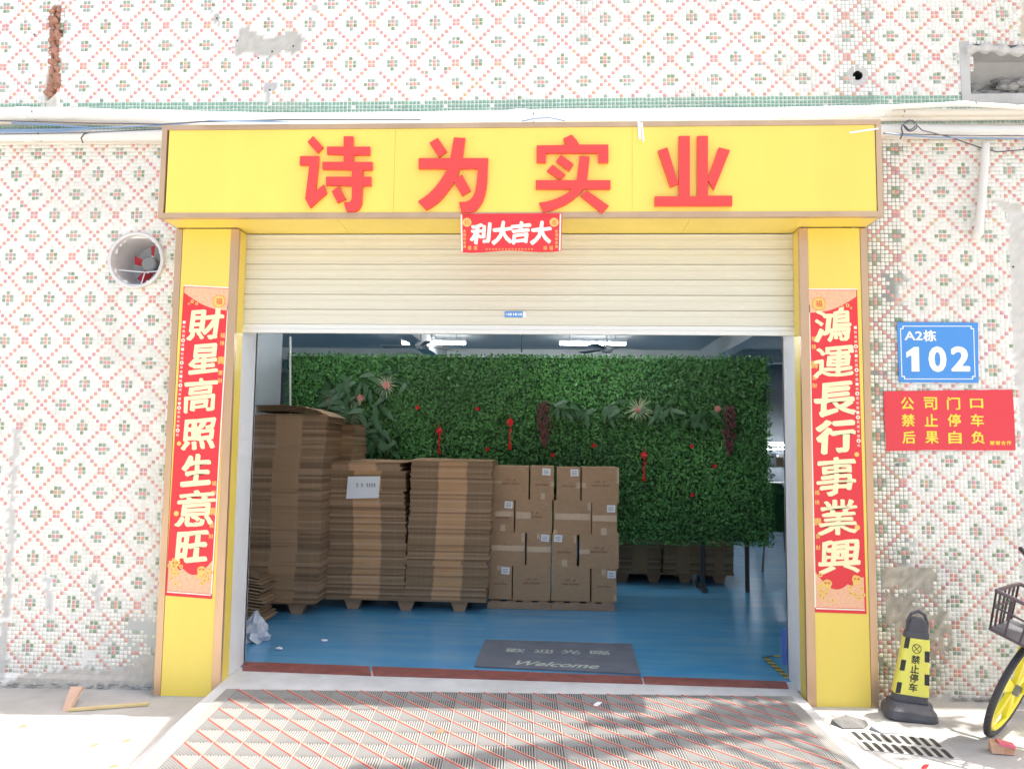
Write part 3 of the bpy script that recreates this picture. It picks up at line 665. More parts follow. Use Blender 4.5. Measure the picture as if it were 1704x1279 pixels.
    for cu, cv, n in ((.16, .92, 14), (.78, .93, 14)):
        for k in range(n):
            u = cu+rr.gauss(0, .09); v = cv+rr.gauss(0, .018)
            if .05 < u < .95 and .875 < v < .98: c = P(*lerp(f(u), v), Y1-.0008); ring(s, c, .006, .014, Y1-.0008-.0001*k, .0006, seg=10); disc(s2, c, .004, Y1-.0009, .0006, seg=8)
    for cu, cv in ((.17, .895), (.74, .91)):
        c = P(*lerp(f(cu), cv), Y1-.0008); disc(s, c, .03, Y1-.0009, .0009, sq=.85); 
        for e in (-1, 1): disc(s2, c+Vector((e*.011, 0, .004)), .0055, Y1-.002, .0006, seg=10); ring(s2, c+Vector((e*.011, 0, .004)), .008, .0095, Y1-.002, .0006, seg=12)
    s.build('scale_print', M['gold_p'], t, kind='stuff'); s2.build('eye_print', M['red_line'], t, kind='stuff')
    for k, (ch, b) in enumerate(zip(chars, boxes)):
        s = MB(); put(s, ch, b, Y1, depth=.001, bold=(.021 if ch in '興業事意運鴻高' else .027 if ch in '星照財長' else .037), shear=.05, wob=.008, seed=k); s.build('gold_character', M['cream'], t)
    return t
couplet([(306, 474), (383, 478), (353, 996), (275, 990)], '財星高照生意旺',
        [(311, 510, 373, 567), (314, 570, 364, 624), (306, 628, 362, 688), (302, 693, 359, 750), (301, 754, 352, 811), (291, 814, 359, 877), (292, 880, 347, 937)], -1,
        'red spring couplet with cream brush characters on the left yellow pillar')
couplet([(1344, 480), (1426, 480), (1442, 1021), (1355, 1018)], '鴻運長行事業興',
        [(1354, 511, 1417, 570), (1353, 573, 1421, 630), (1354, 632, 1425, 695), (1357, 697, 1424, 757), (1358, 759, 1425, 826), (1360, 829, 1427, 892), (1361, 895, 1432, 957)], 1,
        'red spring couplet with cream brush characters on the right yellow pillar')
Y = SY-.004
t = thing('door_poster', 'small red poster with four white brush characters hung under the signboard centre', 'poster', (.0, Y, P(850, 420, Y).z))
pts = [(766, 356), (936, 355)]+[(934-i*16.7, 418+1.6*math.sin(i*.9)+.15*i) for i in range(11)]
sheet(MB(), pts, Y, .0015).build('red_sheet', M['red_paper'], t)
Y1 = Y-.0017
s = MB(); sheet(s, [(766.5, 357), (769, 357), (770, 419), (767.5, 419)], Y1, .0006); sheet(s, [(931.5, 356), (934, 356), (932.6, 417), (930.2, 417)], Y1, .0006); s.build('white_margin', M['white_p'], t)
for ch, b in zip('利大吉大', ((782, 370, 818, 407), (818, 367, 853, 408), (850, 368, 884, 407), (882, 367, 918, 408))):
    put(MB(), ch, b, Y1, depth=.001, bold=.042, shear=.1, wob=.01, seed=3).build('white_character', M['white_p'], t)
for cx_p in (777, 922):
    c = P(cx_p, 370, Y1); s = MB(); disc(s, c, .029, Y1, .0006); s.build('gold_coin', M['gold_p'], t)
    s = MB(); write(s, '招' if cx_p < 800 else '進', c+Vector((0, -.0008, 0)), XV, ZV, .034, .034, NV, 0, .0006); s.build('coin_print', M['red_line'], t)
s = MB()
for xx in (773, 926):
    for k, ch in enumerate('金福祿喜壽'): put(s, ch, (xx-2.5, 382+k*6.5, xx+2.5, 387+k*6.5), Y1)
for k in range(15): put(s, '年年有餘'[k % 4], (808+k*5.4, 413, 811.5+k*5.4, 416.5), Y1)
for xx in (781, 791, 907, 917): put(s, '福', (xx-3, 409, xx+3, 416), Y1)
s.build('small_print', M['gold_p'], t)

# ------------------------------------------------------------------ plaque and red no parking banner on the mosaic
Y = -.008
t = thing('door_number_plaque', 'blue enamel door number plaque reading 102 on the mosaic wall', 'plaque', tuple(P(1560, 636, Y)))
sheet(MB(), [(1492, 536), (1627, 537), (1628, 637), (1496, 636)], Y, .004).build('plate', M['blue'], t)
Y1 = Y-.0042; s = MB()
def border_pts(a):
    x0_, y0_, x1_, y1_, c = 1499+a, 542+a, 1622-a, 631-a, 4+a*.3
    sh = lambda x, y: (x+(y-586)*.03, y)
    return [sh(*q) for q in ((x0_+c, y0_), (x1_-c, y0_), (x1_-c, y0_+c), (x1_, y0_+c), (x1_, y1_-c), (x1_-c, y1_-c), (x1_-c, y1_), (x0_+c, y1_), (x0_+c, y1_-c), (x0_, y1_-c), (x0_, y0_+c), (x0_+c, y0_+c))]
o_, i_ = border_pts(0), border_pts(1.3)
for k in range(12):
    q = (k+1) % 12; sheet(s, [o_[k], o_[q], i_[q], i_[k]], Y1-.0001*(k % 2), .0006)
s.build('white_border', M['white'], t)
s = MB(); put(s, 'A2', (1505, 551, 1535, 566), Y1, bold=.02); put(s, '栋', (1536, 549, 1558, 568), Y1, bold=.03); s.build('building_text', M['white'], t)
for ch, b in zip('102', ((1508, 577, 1533, 618), (1545, 576, 1575, 619), (1582, 576, 1614, 618))):
    if ch == '1':
        s = MB(); sheet(s, [(1508, 586), (1521, 577), (1529, 577), (1530, 618), (1517, 618), (1516.5, 591), (1508, 595)], Y1, .0008); s.build('digit', M['white'], t)
    else: put(MB(), ch, b, Y1, bold=.04).build('digit', M['white'], t)
t = thing('no_parking_banner', 'red banner with three rows of yellow characters below the blue plaque', 'banner', tuple(P(1580, 749, Y)))
sheet(MB(), [(1470, 651), (1530, 650), (1600, 649), (1685, 648), (1688, 700), (1690, 749), (1620, 749), (1540, 748.5), (1475, 750), (1472, 700)], Y, .002).build('red_sheet', M['banner'], t)
Y1 = Y-.0024
for r_, (row, yy_) in enumerate((('公司门口', 671), ('禁止停车', 699), ('后果自负', 727.5))):
    for k, ch in enumerate(row):
        cx_ = 1510+k*38.3+r_*1.2; h_ = 8 if ch == '口' else 10.5
        put(MB(), ch, (cx_-11, yy_-h_, cx_+11, yy_+h_), Y1, bold=.02).build('yellow_character', M['banner_y'], t)
s = MB()
for k, ch in enumerate('谢谢合作'): put(s, ch, (1647+k*9.3, 733, 1655+k*9.3, 740), Y1, bold=.02)
s.build('small_text', M['banner_y'], t)
c = P(1493, 773, -.006)
s = MB(); s.lathe([(.013, 0), (.013, -.004), (.010, -.006), (.008, -.003), (.0001, -.003)], c, 'y', 14)
T(s.build('wall_bolt', M['grey']), 'small round metal bolt end in the mosaic below the red banner', 'bolt')

# ------------------------------------------------------------------ pipes and cables above the sign
def pipe(pts, r_, m, lab, name='conduit_pipe', cat='pipe', sub=6, seg=12, coup=()):
    W_ = [P(x, y, Y) for x, y, Y in pts]; out = []
    for k in range(len(W_)-1):
        for q in range(sub): out.append(W_[k].lerp(W_[k+1], q/sub))
    out.append(W_[-1])
    t = thing(name, lab, cat, tuple(W_[0]), 'pipes and cables along the facade')
    MB().tube(out, r_, seg).build('pipe_run' if cat == 'pipe' else 'cable_run', m, t, smooth=True)
    for cx_ in coup:
        k = min(range(len(out)), key=lambda i: abs(proj(*out[i])[0]-cx_))
        a = out[k]; MB().tube([a-Vector((.04, 0, 0)), a+Vector((.04, 0, 0))], r_*1.13, seg).build('coupling', m, t)
        MB().tube([a+Vector((.09, 0, -r_*1.05)), a+Vector((.09, -r_*1.1, 0)), a+Vector((.09, 0, r_*1.05))], .004, 5).build('strap', M['cable'], t)
    return t
pipe([(-260, 190, -.09), (0, 190, -.09), (120, 190, -.09), (300, 197, -.09), (480, 199, -.08), (700, 197, -.07), (900, 193, -.07), (1300, 190, -.07), (1480, 186, -.07)], .045, M['pvc'], 'thickest white conduit running above the top edge of the signboard', coup=(43, 850))
pipe([(-260, 203, -.05), (0, 203, -.05), (170, 204, -.05), (330, 210, -.05)], .022, M['pvc_warm'], 'cream conduit tucked below the thick white one at the left edge')
pipe([(-260, 226, -.06), (0, 226, -.06), (150, 226, -.06), (276, 226, -.06), (400, 226, -.05)], .042, M['pvc'], 'white conduit directly above the left tiled wall ending behind the signboard', coup=(60,))
pipe([(215, 184, -.1), (330, 188, -.1), (470, 191, -.1), (560, 192, -.1)], .012, M['pvc'], 'thin white conduit drooping across the green tile band on the left')
pipe([(1200, 194, -.1), (1330, 188, -.11), (1500, 178, -.11), (1600, 173, -.11), (1720, 180, -.11), (1900, 182, -.11)], .016, M['pvc'], 'uppermost conduit at the right bending up towards the niche', coup=(1600,))
pipe([(1300, 196, -.08), (1480, 188, -.08), (1704, 187, -.08), (1900, 187, -.08)], .026, M['pvc_warm'], 'cream conduit at the right just below the uppermost one', coup=(1470,))
pipe([(1330, 202, -.06), (1480, 198, -.06), (1704, 196, -.06), (1900, 196, -.06)], .018, M['pvc_warm'], 'lower cream conduit at the right over the dark green tiles')
pipe([(1400, 216, -.06), (1480, 218, -.06), (1704, 219, -.06), (1900, 219, -.06)], .040, M['pvc'], 'white conduit directly above the right tiled wall ending behind the signboard')
def cable(pts, r_, m, lab, sag=0): return pipe(pts, r_, m, lab, 'cable', 'cable', 6, 6)
cable([(-200, 200, -.15), (0, 201, -.15), (150, 205, -.15), (270, 207, -.15), (330, 203, -.44), (470, 199.5, -.42), (700, 199, -.2)], .005, M['cable'], 'thin dark cable running along the pipes to the left end of the signboard')
cable([(-200, 222, -.13), (0, 220, -.13), (100, 219, -.13), (160, 213, -.13), (290, 208, -.15), (350, 201, -.44), (480, 203, -.42)], .005, M['cable_b'], 'blue cable leading over the top left corner of the signboard')
cable([(20, 205, -.10), (90, 208, -.10), (160, 214, -.12), (100, 216, -.12), (-60, 217, -.12)], .007, M['cable_b'], 'doubled blue cable lying in the gap of green tiles at the left')
cable([(0, 223.5, -.14), (140, 221, -.14), (270, 215, -.14)], .004, M['cable'], 'thin grey cable in front of the lower left conduit')
cable([(138, 238, -.10), (135, 230, -.13), (140, 223, -.13), (150, 220, -.13)], .005, M['cable'], 'short dark cable loop hanging over the lower left conduit')
cable([(104, 238, -.10), (102, 230, -.13), (106, 224, -.13)], .004, M['pvc'], 'short pale cable loop hanging over the lower left conduit')
cable([(1470, 221, -.14), (1500, 225, -.13), (1560, 229, -.13), (1704, 231, -.13), (1900, 231, -.13)], .005, M['cable_b'], 'bluish cable under the lower right conduit')
cable([(1470, 222, -.13), (1580, 225, -.13), (1704, 226, -.13), (1900, 226, -.13)], .004, M['cable'], 'dark cable along the middle of the lower right conduit')
cable([(1522, 205, -.12), (1535, 217, -.14), (1580, 228, -.12), (1632, 246, -.05), (1660, 253, -.03), (1704, 249, -.03), (1800, 246, -.03)], .004, M['cable'], 'dark cable sagging across the tiles from the coil to the vertical pipe')
cable([(868, 202, -.42), (890, 197, -.42), (915, 196, -.42), (940, 201, -.42)], .005, M['cable_b'], 'short blue cable arch on top of the signboard centre')
for k, (cx_, cy_, rr_) in enumerate(((1515, 209, .037), (1514, 208, .030))):
    c = P(cx_, cy_, -.15-.01*k); s = MB(); s.tube([(c.x+rr_*1.15*math.cos(a), c.y+.006*math.sin(3*a), c.z+rr_*math.sin(a)) for a in np.linspace(0, 2*PI, 28)[:-1]], .0045, 6, closed=True)
    T(s.build('cable_coil', M['cable']), ('larger' if k == 0 else 'smaller')+' loop of dark cable coiled beside the right end of the signboard', 'cable', 'cable loops beside the signboard')
cable([(1502, 206, -.15), (1500, 214, -.16), (1502, 222, -.15), (1498, 232, -.13)], .005, M['cable'], 'tied cable tail hanging from the coil right of the signboard')
t = pipe([(1640, 238, -.045), (1639, 270, -.045), (1634, 330, -.045), (1629, 383, -.045)], .026, M['pvc'], 'white plastic pipe running down the tiled wall above the blue plaque')
c = P(1629, 386, -.045); MB().tube([c+Vector((0, 0, .03)), c+Vector((-.002, 0, -.005)), c+Vector((-.004, .02, -.02)), c+Vector((-.004, .045, -.02))], .029, 12).build('elbow', M['pvc'], t)

# ------------------------------------------------------------------ extractor fan in its duct
t = thing('extractor_fan', 'round metal duct with a red bladed extractor fan in the left mosaic wall', 'fan', tuple(FANC))
c = FANC; R_ = FANR
MB().lathe([(R_+.018, .004), (R_+.018, -.03), (R_+.008, -.036), (R_-.004, -.03), (R_-.012, .02), (R_-.014, .26), (.0001, .262)], (c.x, 0, c.z), 'y', 48).build('duct', M['steel'], t, smooth=False)
f = (c.x+.035, .13, c.z+.0)
MB().lathe([(.0001, -.05), (.045, -.05), (.055, -.04), (.056, .02), (.0001, .02)], f, 'y', 24).build('motor', M['grey'], t)
for k in range(5):
    a = k*2*PI/5+.4; u = Vector((math.cos(a), 0, math.sin(a))); v = Vector((-math.sin(a), 0, math.cos(a))); c0 = Vector(f)
    b = [c0+u*.05-v*.018, c0+u*.14-v*.035, c0+u*.15+v*.02, c0+u*.05+v*.022]
    b = [q+Vector((0, .04*(1 if i in (2, 3) else -.2), 0)) for i, q in enumerate(b)]
    MB().hexa(b, [q+Vector((0, .004, 0)) for q in b]).build('blade', M['fan_red'], t)
s = MB(); s.tube([(c.x-.165, .05, c.z-.055), (c.x, .1, c.z-.06), (c.x+.165, .05, c.z-.06)], .004, 6); s.tube([(c.x+.01, .09, c.z-.06), (c.x+.005, .05, c.z-.165)], .004, 6)
s.tube([(c.x+.1, .1, c.z-.06), (c.x+.17, .05, c.z-.03)], .004, 6); s.build('guard_wire', M['white'], t)
for dx, dz in ((.03, .055), (.0, -.02), (.11, -.02), (.0, -.06), (.105, -.065)):
    MB().lathe([(.0001, -.012), (.008, -.008), (.008, .004), (.0001, .004)], (c.x+dx+.02, .11, c.z+dz), 'y', 8).build('nut', M['white'], t)

# ------------------------------------------------------------------ threshold
th = thing('granite_threshold', 'dusty red granite threshold strip across the doorway', 'threshold', (-.25, -.1, FZ))
zt = FZ+.004
def TP(x, y): return G(x, y, zt)
fr = lambda x: 1114+(x-412)*(1143-1114)/(1300-412)+(1.2 if 500 < x < 1000 else 0); bk = lambda x: 1100+(x-412)*(1133-1100)/(1310-412)
for a, b in ((404, 618), (621.5, 1070), (1073, 1312)):
    q = [TP(a, fr(a)), TP(b, fr(b)), TP(b-4, bk(b-4)), TP(a-3, bk(a-3))]
    MB().hexa([v-Vector((0, 0, .02)) for v in q], q).build('granite_slab', M['granite'], th)
# ------------------------------------------------------------------ ribbed mat on the ramp
mt = thing('ribbed_floor_mat', 'big grey ribbed mat of square tiles with red diagonals on the ramp', 'mat', (0, 0, 0))
PT = .1585; ANG = math.radians(2.4); SL = .047
O = Vector((-1.994, -.262, 0)); O.z = rz(O.y)+.003
ux = Vector((math.cos(ANG), math.sin(ANG), math.sin(ANG)*SL)); uy = Vector((math.sin(ANG), -math.cos(ANG), -math.cos(ANG)*SL)); un = Vector((0, -SL, 1)).normalized()
def rib(mb, a, b, w_, h_, mi):
    a = Vector(a); b = Vector(b); d = (b-a)
    if d.length < .004: return
    d.normalize(); n = Vector((-d.y, d.x, 0))*w_/2
    z0_, z1_ = .003, .003+h_
    v = [a-n, b-n, b+n, a+n]; q = [(a-n*.6), (b-n*.6), (b+n*.6), (a+n*.6)]
    mb.add([(k.x, k.y, z0_) for k in v]+[(k.x, k.y, z1_) for k in q], [(4, 5, 6, 7), (0, 1, 5, 4), (1, 2, 6, 5), (2, 3, 7, 6), (3, 0, 4, 7)], mi)
s = MB(); e = .0012; L = PT-e
s.add([(e, -e, 0), (L, -e, 0), (L, -L, 0), (e, -L, 0), (e, -e, .003), (L, -e, .003), (L, -L, .003), (e, -L, .003)], [(7, 6, 5, 4), (0, 1, 5, 4), (1, 2, 6, 5), (2, 3, 7, 6), (3, 0, 4, 7)], 1)
for k in range(11):      # upper right half: ribs run away from the door
    x = e+.013+k*(L-.018)/10
    rib(s, (x, -e-.002, 0), (x, -max(e+.003, x-.011), 0), .0078, .006, 0)
for k in range(0, 7):     # lower left half: ribs parallel to the diagonal
    o_ = .022+k*.019; rib(s, (e+.001, -(e+o_), 0), (L-o_, -(L-.001), 0), .0085, .006, 0)
for o_ in (-.0045, .0045):
    a = (e+max(0, o_)+.001, -(e+max(0, -o_)+.001), 0); b = (L-max(0, -o_)-.001, -(L-max(0, o_)-.001), 0); rib(s, a, b, .006 if o_ < 0 else .009, .007, 2 if o_ < 0 else 3)
tm = s.build('mat_tile', [M['mat_rib'], M['mat_base'], M['mat_red'], mat('orange_mat_rope', (.62, .38, .24), .6, var=.15, scale=40)]); tm['_o'] = (0, 0, 0)
first = True; NR = 12
for j in range(NR):
    for i in range(22):
        o = tm if first else tm.copy()
        if not first: COL.objects.link(o)
        first = False; o.parent = mt
        q = O+ux*(i*PT)+uy*(j*PT)+un*random.uniform(0, .0012)
        o.matrix_local = Matrix(((ux.x, -uy.x, un.x, q.x), (ux.y, -uy.y, un.y, q.y), (ux.z, -uy.z, un.z, q.z), (0, 0, 0, 1)))
for sgn_, x_ in ((-1, -.0), (1, 22*PT)):   # ribbed edge strips
    s = MB(); wd = .075
    a = O+ux*x_; b = a+ux*(sgn_*wd)
    s.hexa([a+uy*-.0, b, b+uy*NR*PT, a+uy*NR*PT], [v+un*.004 for v in (a, b, b+uy*NR*PT, a+uy*NR*PT)], 1)
    for k in range(7):
        u0 = a+ux*(sgn_*(.006+k*.0105)); n = ux*.0035; v = [u0-n, u0+n, u0+n+uy*NR*PT, u0-n+uy*NR*PT]
        s.hexa([q+un*.004 for q in v], [q+un*.009 for q in v], 0)
    s.build('edge_strip', [M['mat_rib'], M['mat_base']], mt)

# ------------------------------------------------------------------ green hedge wall
GY = 3.46
A, B = P(481, 588, GY), P(1284, 908, GY)
hw = thing('artificial_hedge_wall', 'large green wall of plastic leaves on a frame behind the cartons', 'hedge wall', ((A.x+B.x)/2, GY, FZ))
MB().box(A.x+.03, B.x-.03, GY+.0, GY+.05, B.z+.04, A.z-.03).build('backing_board', mat('green_backing', (.02, .07, .02), .8), hw)
for xx in (1172, 1243, 640):
    q = G(xx, 985 if xx == 1172 else 984, FZ); MB().box(q.x-.02, q.x+.02, GY+.055, GY+.10, FZ, A.z-.05).build('leg', M['black'], hw)
for xx in (1172, 640):
    q = G(xx, 985, FZ); MB().box(q.x-.03, q.x+.03, GY-.05, GY+.35, FZ, FZ+.04).build('foot', M['black'], hw)
NL = 46000
lx = rng.uniform(A.x, B.x, NL); lz = rng.uniform(B.z, A.z, NL)
low_ = np.clip((P(1100, 730, GY).z-lz)/.25, 0, 1)*(lx > -3)   # lower panel stands a little prouder
ly = GY-.012-rng.uniform(0, .05, NL)-.05*low_*rng.random(NL)+.015*np.sin(lx*9)*np.sin(lz*8)
edge = rng.random(NL) < .05
lz = np.where(edge & (lz > A.z-.06), lz+rng.uniform(0, .035, NL), lz)
ed2 = np.minimum(np.abs(lx-A.x), np.abs(B.x-lx)) < .05; lx = np.where(ed2, lx+rng.normal(0, .018, NL), lx)
sz = rng.uniform(.014, .026, NL)
d = rng.normal(0, 1, (NL, 3)); d[:, 1] = -np.abs(d[:, 1])*.55; d[:, 2] -= .25; d /= np.linalg.norm(d, axis=1)[:, None]
nrm = rng.normal(0, .7, (NL, 3)); nrm[:, 1] -= 1.1; sd_ = np.cross(d, nrm); sd_ /= np.linalg.norm(sd_, axis=1)[:, None]
up_ = np.cross(sd_, d); c = np.stack([lx, ly, lz], -1)
V = np.stack([c-d*sz[:, None], c+sd_*sz[:, None]*.5+up_*sz[:, None]*.18, c+d*sz[:, None], c-sd_*sz[:, None]*.5+up_*sz[:, None]*.18], 1)
me = bpy.data.meshes.new('leaves'); me.vertices.add(NL*4); me.vertices.foreach_set('co', (V-np.array(hw['_o'])).reshape(-1))
F = (np.array([(0, 1, 2), (0, 2, 3)])[None]+np.arange(NL)[:, None, None]*4).reshape(-1)
me.loops.add(NL*6); me.loops.foreach_set('vertex_index', F.astype(np.int32)); me.polygons.add(NL*2); me.polygons.foreach_set('loop_start', np.arange(0, NL*6, 3, dtype=np.int32))
me.update(calc_edges=True)
k = rng.random(NL)[:, None]; cl = (np.array((.045, .165, .045))*(1-k)+np.array((.10, .30, .065))*k)*(1+.28*np.sin(lx*2.1+1)*np.sin(lz*3.3))[:, None]*np.where(np.abs(((lx-A.x) % .915)) < .02, .6, 1)[:, None]
at = me.attributes.new('tint', 'FLOAT_COLOR', 'FACE'); C = np.ones((NL*2, 4)); C[:, :3] = np.repeat(cl, 2, 0); at.data.foreach_set('color', C.reshape(-1))
me.materials.append(M['leaf']); o = bpy.data.objects.new('leaves', me); COL.objects.link(o); o.parent = hw; o['kind'] = 'stuff'
# round leaf bush at the right foot of the hedge wall
def blade(mb, a, d, L_, w_, droop, mi=0, n=5):
    a = Vector(a); d = Vector(d).normalized(); sd2 = d.cross(Vector((0, -1, .3))).normalized(); pts = []
    for k in range(n+1):
        t_ = k/n; q = a+d*L_*t_+Vector((0, 0, -droop*t_*t_)); wd = w_*math.sin(PI*min(.97, t_*.9+.1)); pts.append((q-sd2*wd/2, q+sd2*wd/2))
    vs = [v for pr in pts for v in pr]; mb.add(vs, [(2*k, 2*k+1, 2*k+3, 2*k+2) for k in range(n)], mi)
# broad leaf decoration, left cluster and right cluster
def cluster(name, lab, spots, Y):
    c0 = P(*spots[0][:2], Y); t = thing(name, lab, 'plastic plant', tuple(c0))
    for (x, y, sx_, sy_, n, Lm) in spots:
        for k in range(n):
            q = P(x+random.gauss(0, sx_), y+random.gauss(0, sy_), Y-random.uniform(0, .07)); a = random.uniform(0, 2*PI)
            s = MB(); blade(s, q, (math.cos(a), -.35, math.sin(a)-.5), Lm*random.uniform(.6, 1.2), Lm*.32, Lm*.35); s.build('broad_leaf', M['leaf_big'], t)
    return t
cluster('broad_leaf_cluster', 'big cluster of dark broad plastic leaves on the left of the hedge wall', [(590, 690, 28, 30, 60, .2), (640, 640, 18, 14, 22, .17), (560, 640, 22, 10, 18, .17), (625, 725, 18, 12, 20, .16)], GY-.08)
cluster('broad_leaf_cluster', 'row of drooping dark plastic leaves across the middle of the hedge wall', [(935, 678, 8, 5, 10, .15), (970, 685, 10, 6, 10, .15), (1020, 678, 9, 6, 12, .16), (1105, 675, 12, 7, 14, .16), (1160, 690, 18, 8, 14, .14)], GY-.08)
def spider(px_, py_, n, L_, lab, half=None):
    c0 = P(px_, py_, GY-.13); t = thing('striped_leaf_plant', lab, 'plastic plant', tuple(c0), 'striped spiky plants on the hedge wall')
    for k in range(n):
        a = 2*PI*k/n+random.uniform(-.1, .1) if half is None else half[0]+(half[1]-half[0])*k/n
        s = MB(); blade(s, c0, (math.cos(a), -.25, math.sin(a)), L_*random.uniform(.75, 1.1), .012, .02); s.build('striped_blade', M['stripe'], t)
spider(643, 640, 18, .15, 'striped spiky plant behind the upper left pink flower')
spider(585, 690, 16, .15, 'striped spiky plant low on the left of the hedge wall')
spider(560, 662, 12, .17, 'striped spiky plant beside the tall cardboard stack', (2.6, 4.2))
spider(600, 658, 10, .13, 'striped spiky plant left of the lower pink flower', (3.3, 5.0))
spider(1063, 680, 20, .17, 'striped spiky plant in the middle of the hedge wall')
def bloom(px_, py_, r_, lab, m, name='pink_flower', cat='plastic flower', grp=None, n=7, Y=GY-.16):
    c0 = P(px_, py_, Y); t = thing(name, lab, cat, tuple(c0), grp)
    for ring_, (rr_, yy_) in enumerate(((r_, 0), (r_*.62, -.012))):
        for k in range(n):
            a = 2*PI*k/n+ring_*.4; d = Vector((math.cos(a), 0, math.sin(a))); v = Vector((-d.z, 0, d.x)); q = c0+Vector((0, yy_, 0))
            s = MB(); s.add([q+Vector((0, .004, 0)), q+d*rr_*.6+v*rr_*.42+Vector((0, -.01, 0)), q+d*rr_+Vector((0, -.004, 0)), q+d*rr_*.6-v*rr_*.42+Vector((0, -.01, 0))], [(0, 1, 2, 3)]); s.build('petal', m, t)
    MB().rock(c0+Vector((0, -.016, 0)), r_*.28, seed=3).build('flower_heart', m, t)
bloom(643, 641, .05, 'upper left dusty pink flower on the hedge wall', M['flower'], grp='pink flowers on the hedge wall')
bloom(600, 662, .045, 'dusty pink flower among the broad leaves on the left of the hedge wall', M['flower'], grp='pink flowers on the hedge wall')
bloom(1062, 682, .035, 'dusty pink flower on the striped plant in the middle of the hedge wall', M['flower'], grp='pink flowers on the hedge wall')
bloom(1194, 680, .042, 'dusty pink flower beside the right maroon plant on the hedge wall', M['flower'], grp='pink flowers on the hedge wall')
RF = [(695, 678, 'directly right of the broad leaf cluster'), (794, 680, 'high between the first and second tassels'), (811, 747, 'just above the cardboard stacks'), (920, 757, 'just above the carton stack'),
      (988, 741, 'right above the right end of the carton stack'), (1151, 742, 'right of the third tassel at its height'), (1189, 775, 'lowest but one at the right of the hedge wall'), (1152, 823, 'lowest one on the right of the hedge wall')]
for x, y, w_ in RF: bloom(x, y, .028, 'small red flower '+w_, M['red_f'], 'red_flower', 'plastic flower', 'small red flowers on the hedge wall', 5, GY-.11)
def tassel(x, y, y2, lab):
    c0 = P(x, y, GY-.12); e_ = P(x, y2, GY-.12); t = thing('red_tassel', lab, 'tassel', tuple(e_), 'red knot tassels on the hedge wall')
    s = MB()
    for k in range(8):
        a = 2*PI*k/8; d = Vector((math.cos(a), 0, math.sin(a))); s.rock(c0+d*.026, .016, seed=k)
    s.rock(c0, .026, seed=9); s.build('knot', M['red_f'], t)
    h_ = c0.z-e_.z
    MB().tube([c0+Vector((0, 0, .08)), c0], .003, 5).build('hanging_cord', M['red_f'], t)
    s = MB()
    for k in range(4):
        z_ = c0.z-.045-k*h_*.16; s.rock((c0.x+.006*math.sin(k*2), c0.y, z_), .018, sq=(.8, .8, 1.4), seed=k+40)
    s.build('bead_string', M['red_f'], t)
    s = MB()
    for k in range(14):
        a = k*2.4; s.tube([(c0.x, c0.y, e_.z+h_*.36), (c0.x+.012*math.cos(a), c0.y+.012*math.sin(a), e_.z+h_*.2), (c0.x+.016*math.cos(a), c0.y+.016*math.sin(a), e_.z)], .003, 4)
    s.build('tassel_threads', M['red_f'], t)
tassel(731, 717, 755, 'red knot tassel above the right flattened carton stack')
tassel(849, 702, 748, 'red knot tassel above the carton stack')
tassel(1072, 757, 800, 'red knot tassel right of the carton stack')
def wisteria(x, y0_, y1_, lab):
    a, b = P(x, y0_, GY-.1), P(x, y1_, GY-.1); t = thing('maroon_hanging_plant', lab, 'plastic plant', tuple(b), 'maroon hanging plants on the hedge wall')
    s = MB()
    for k in range(170):
        u = random.random(); wd = .075*math.sin(PI*min(1, u*.8+.18)); q = a.lerp(b, u)+Vector((random.uniform(-wd, wd), random.uniform(-.05, .01), 0)); s.rock(q, .014, sq=(.8, .8, 1.5), seed=k)
    s.build('hanging_buds', M['wist'], t, kind='stuff')
wisteria(906, 668, 745, 'maroon hanging plant in the middle of the hedge wall')
wisteria(1213, 676, 758, 'maroon hanging plant near the right edge of the hedge wall')

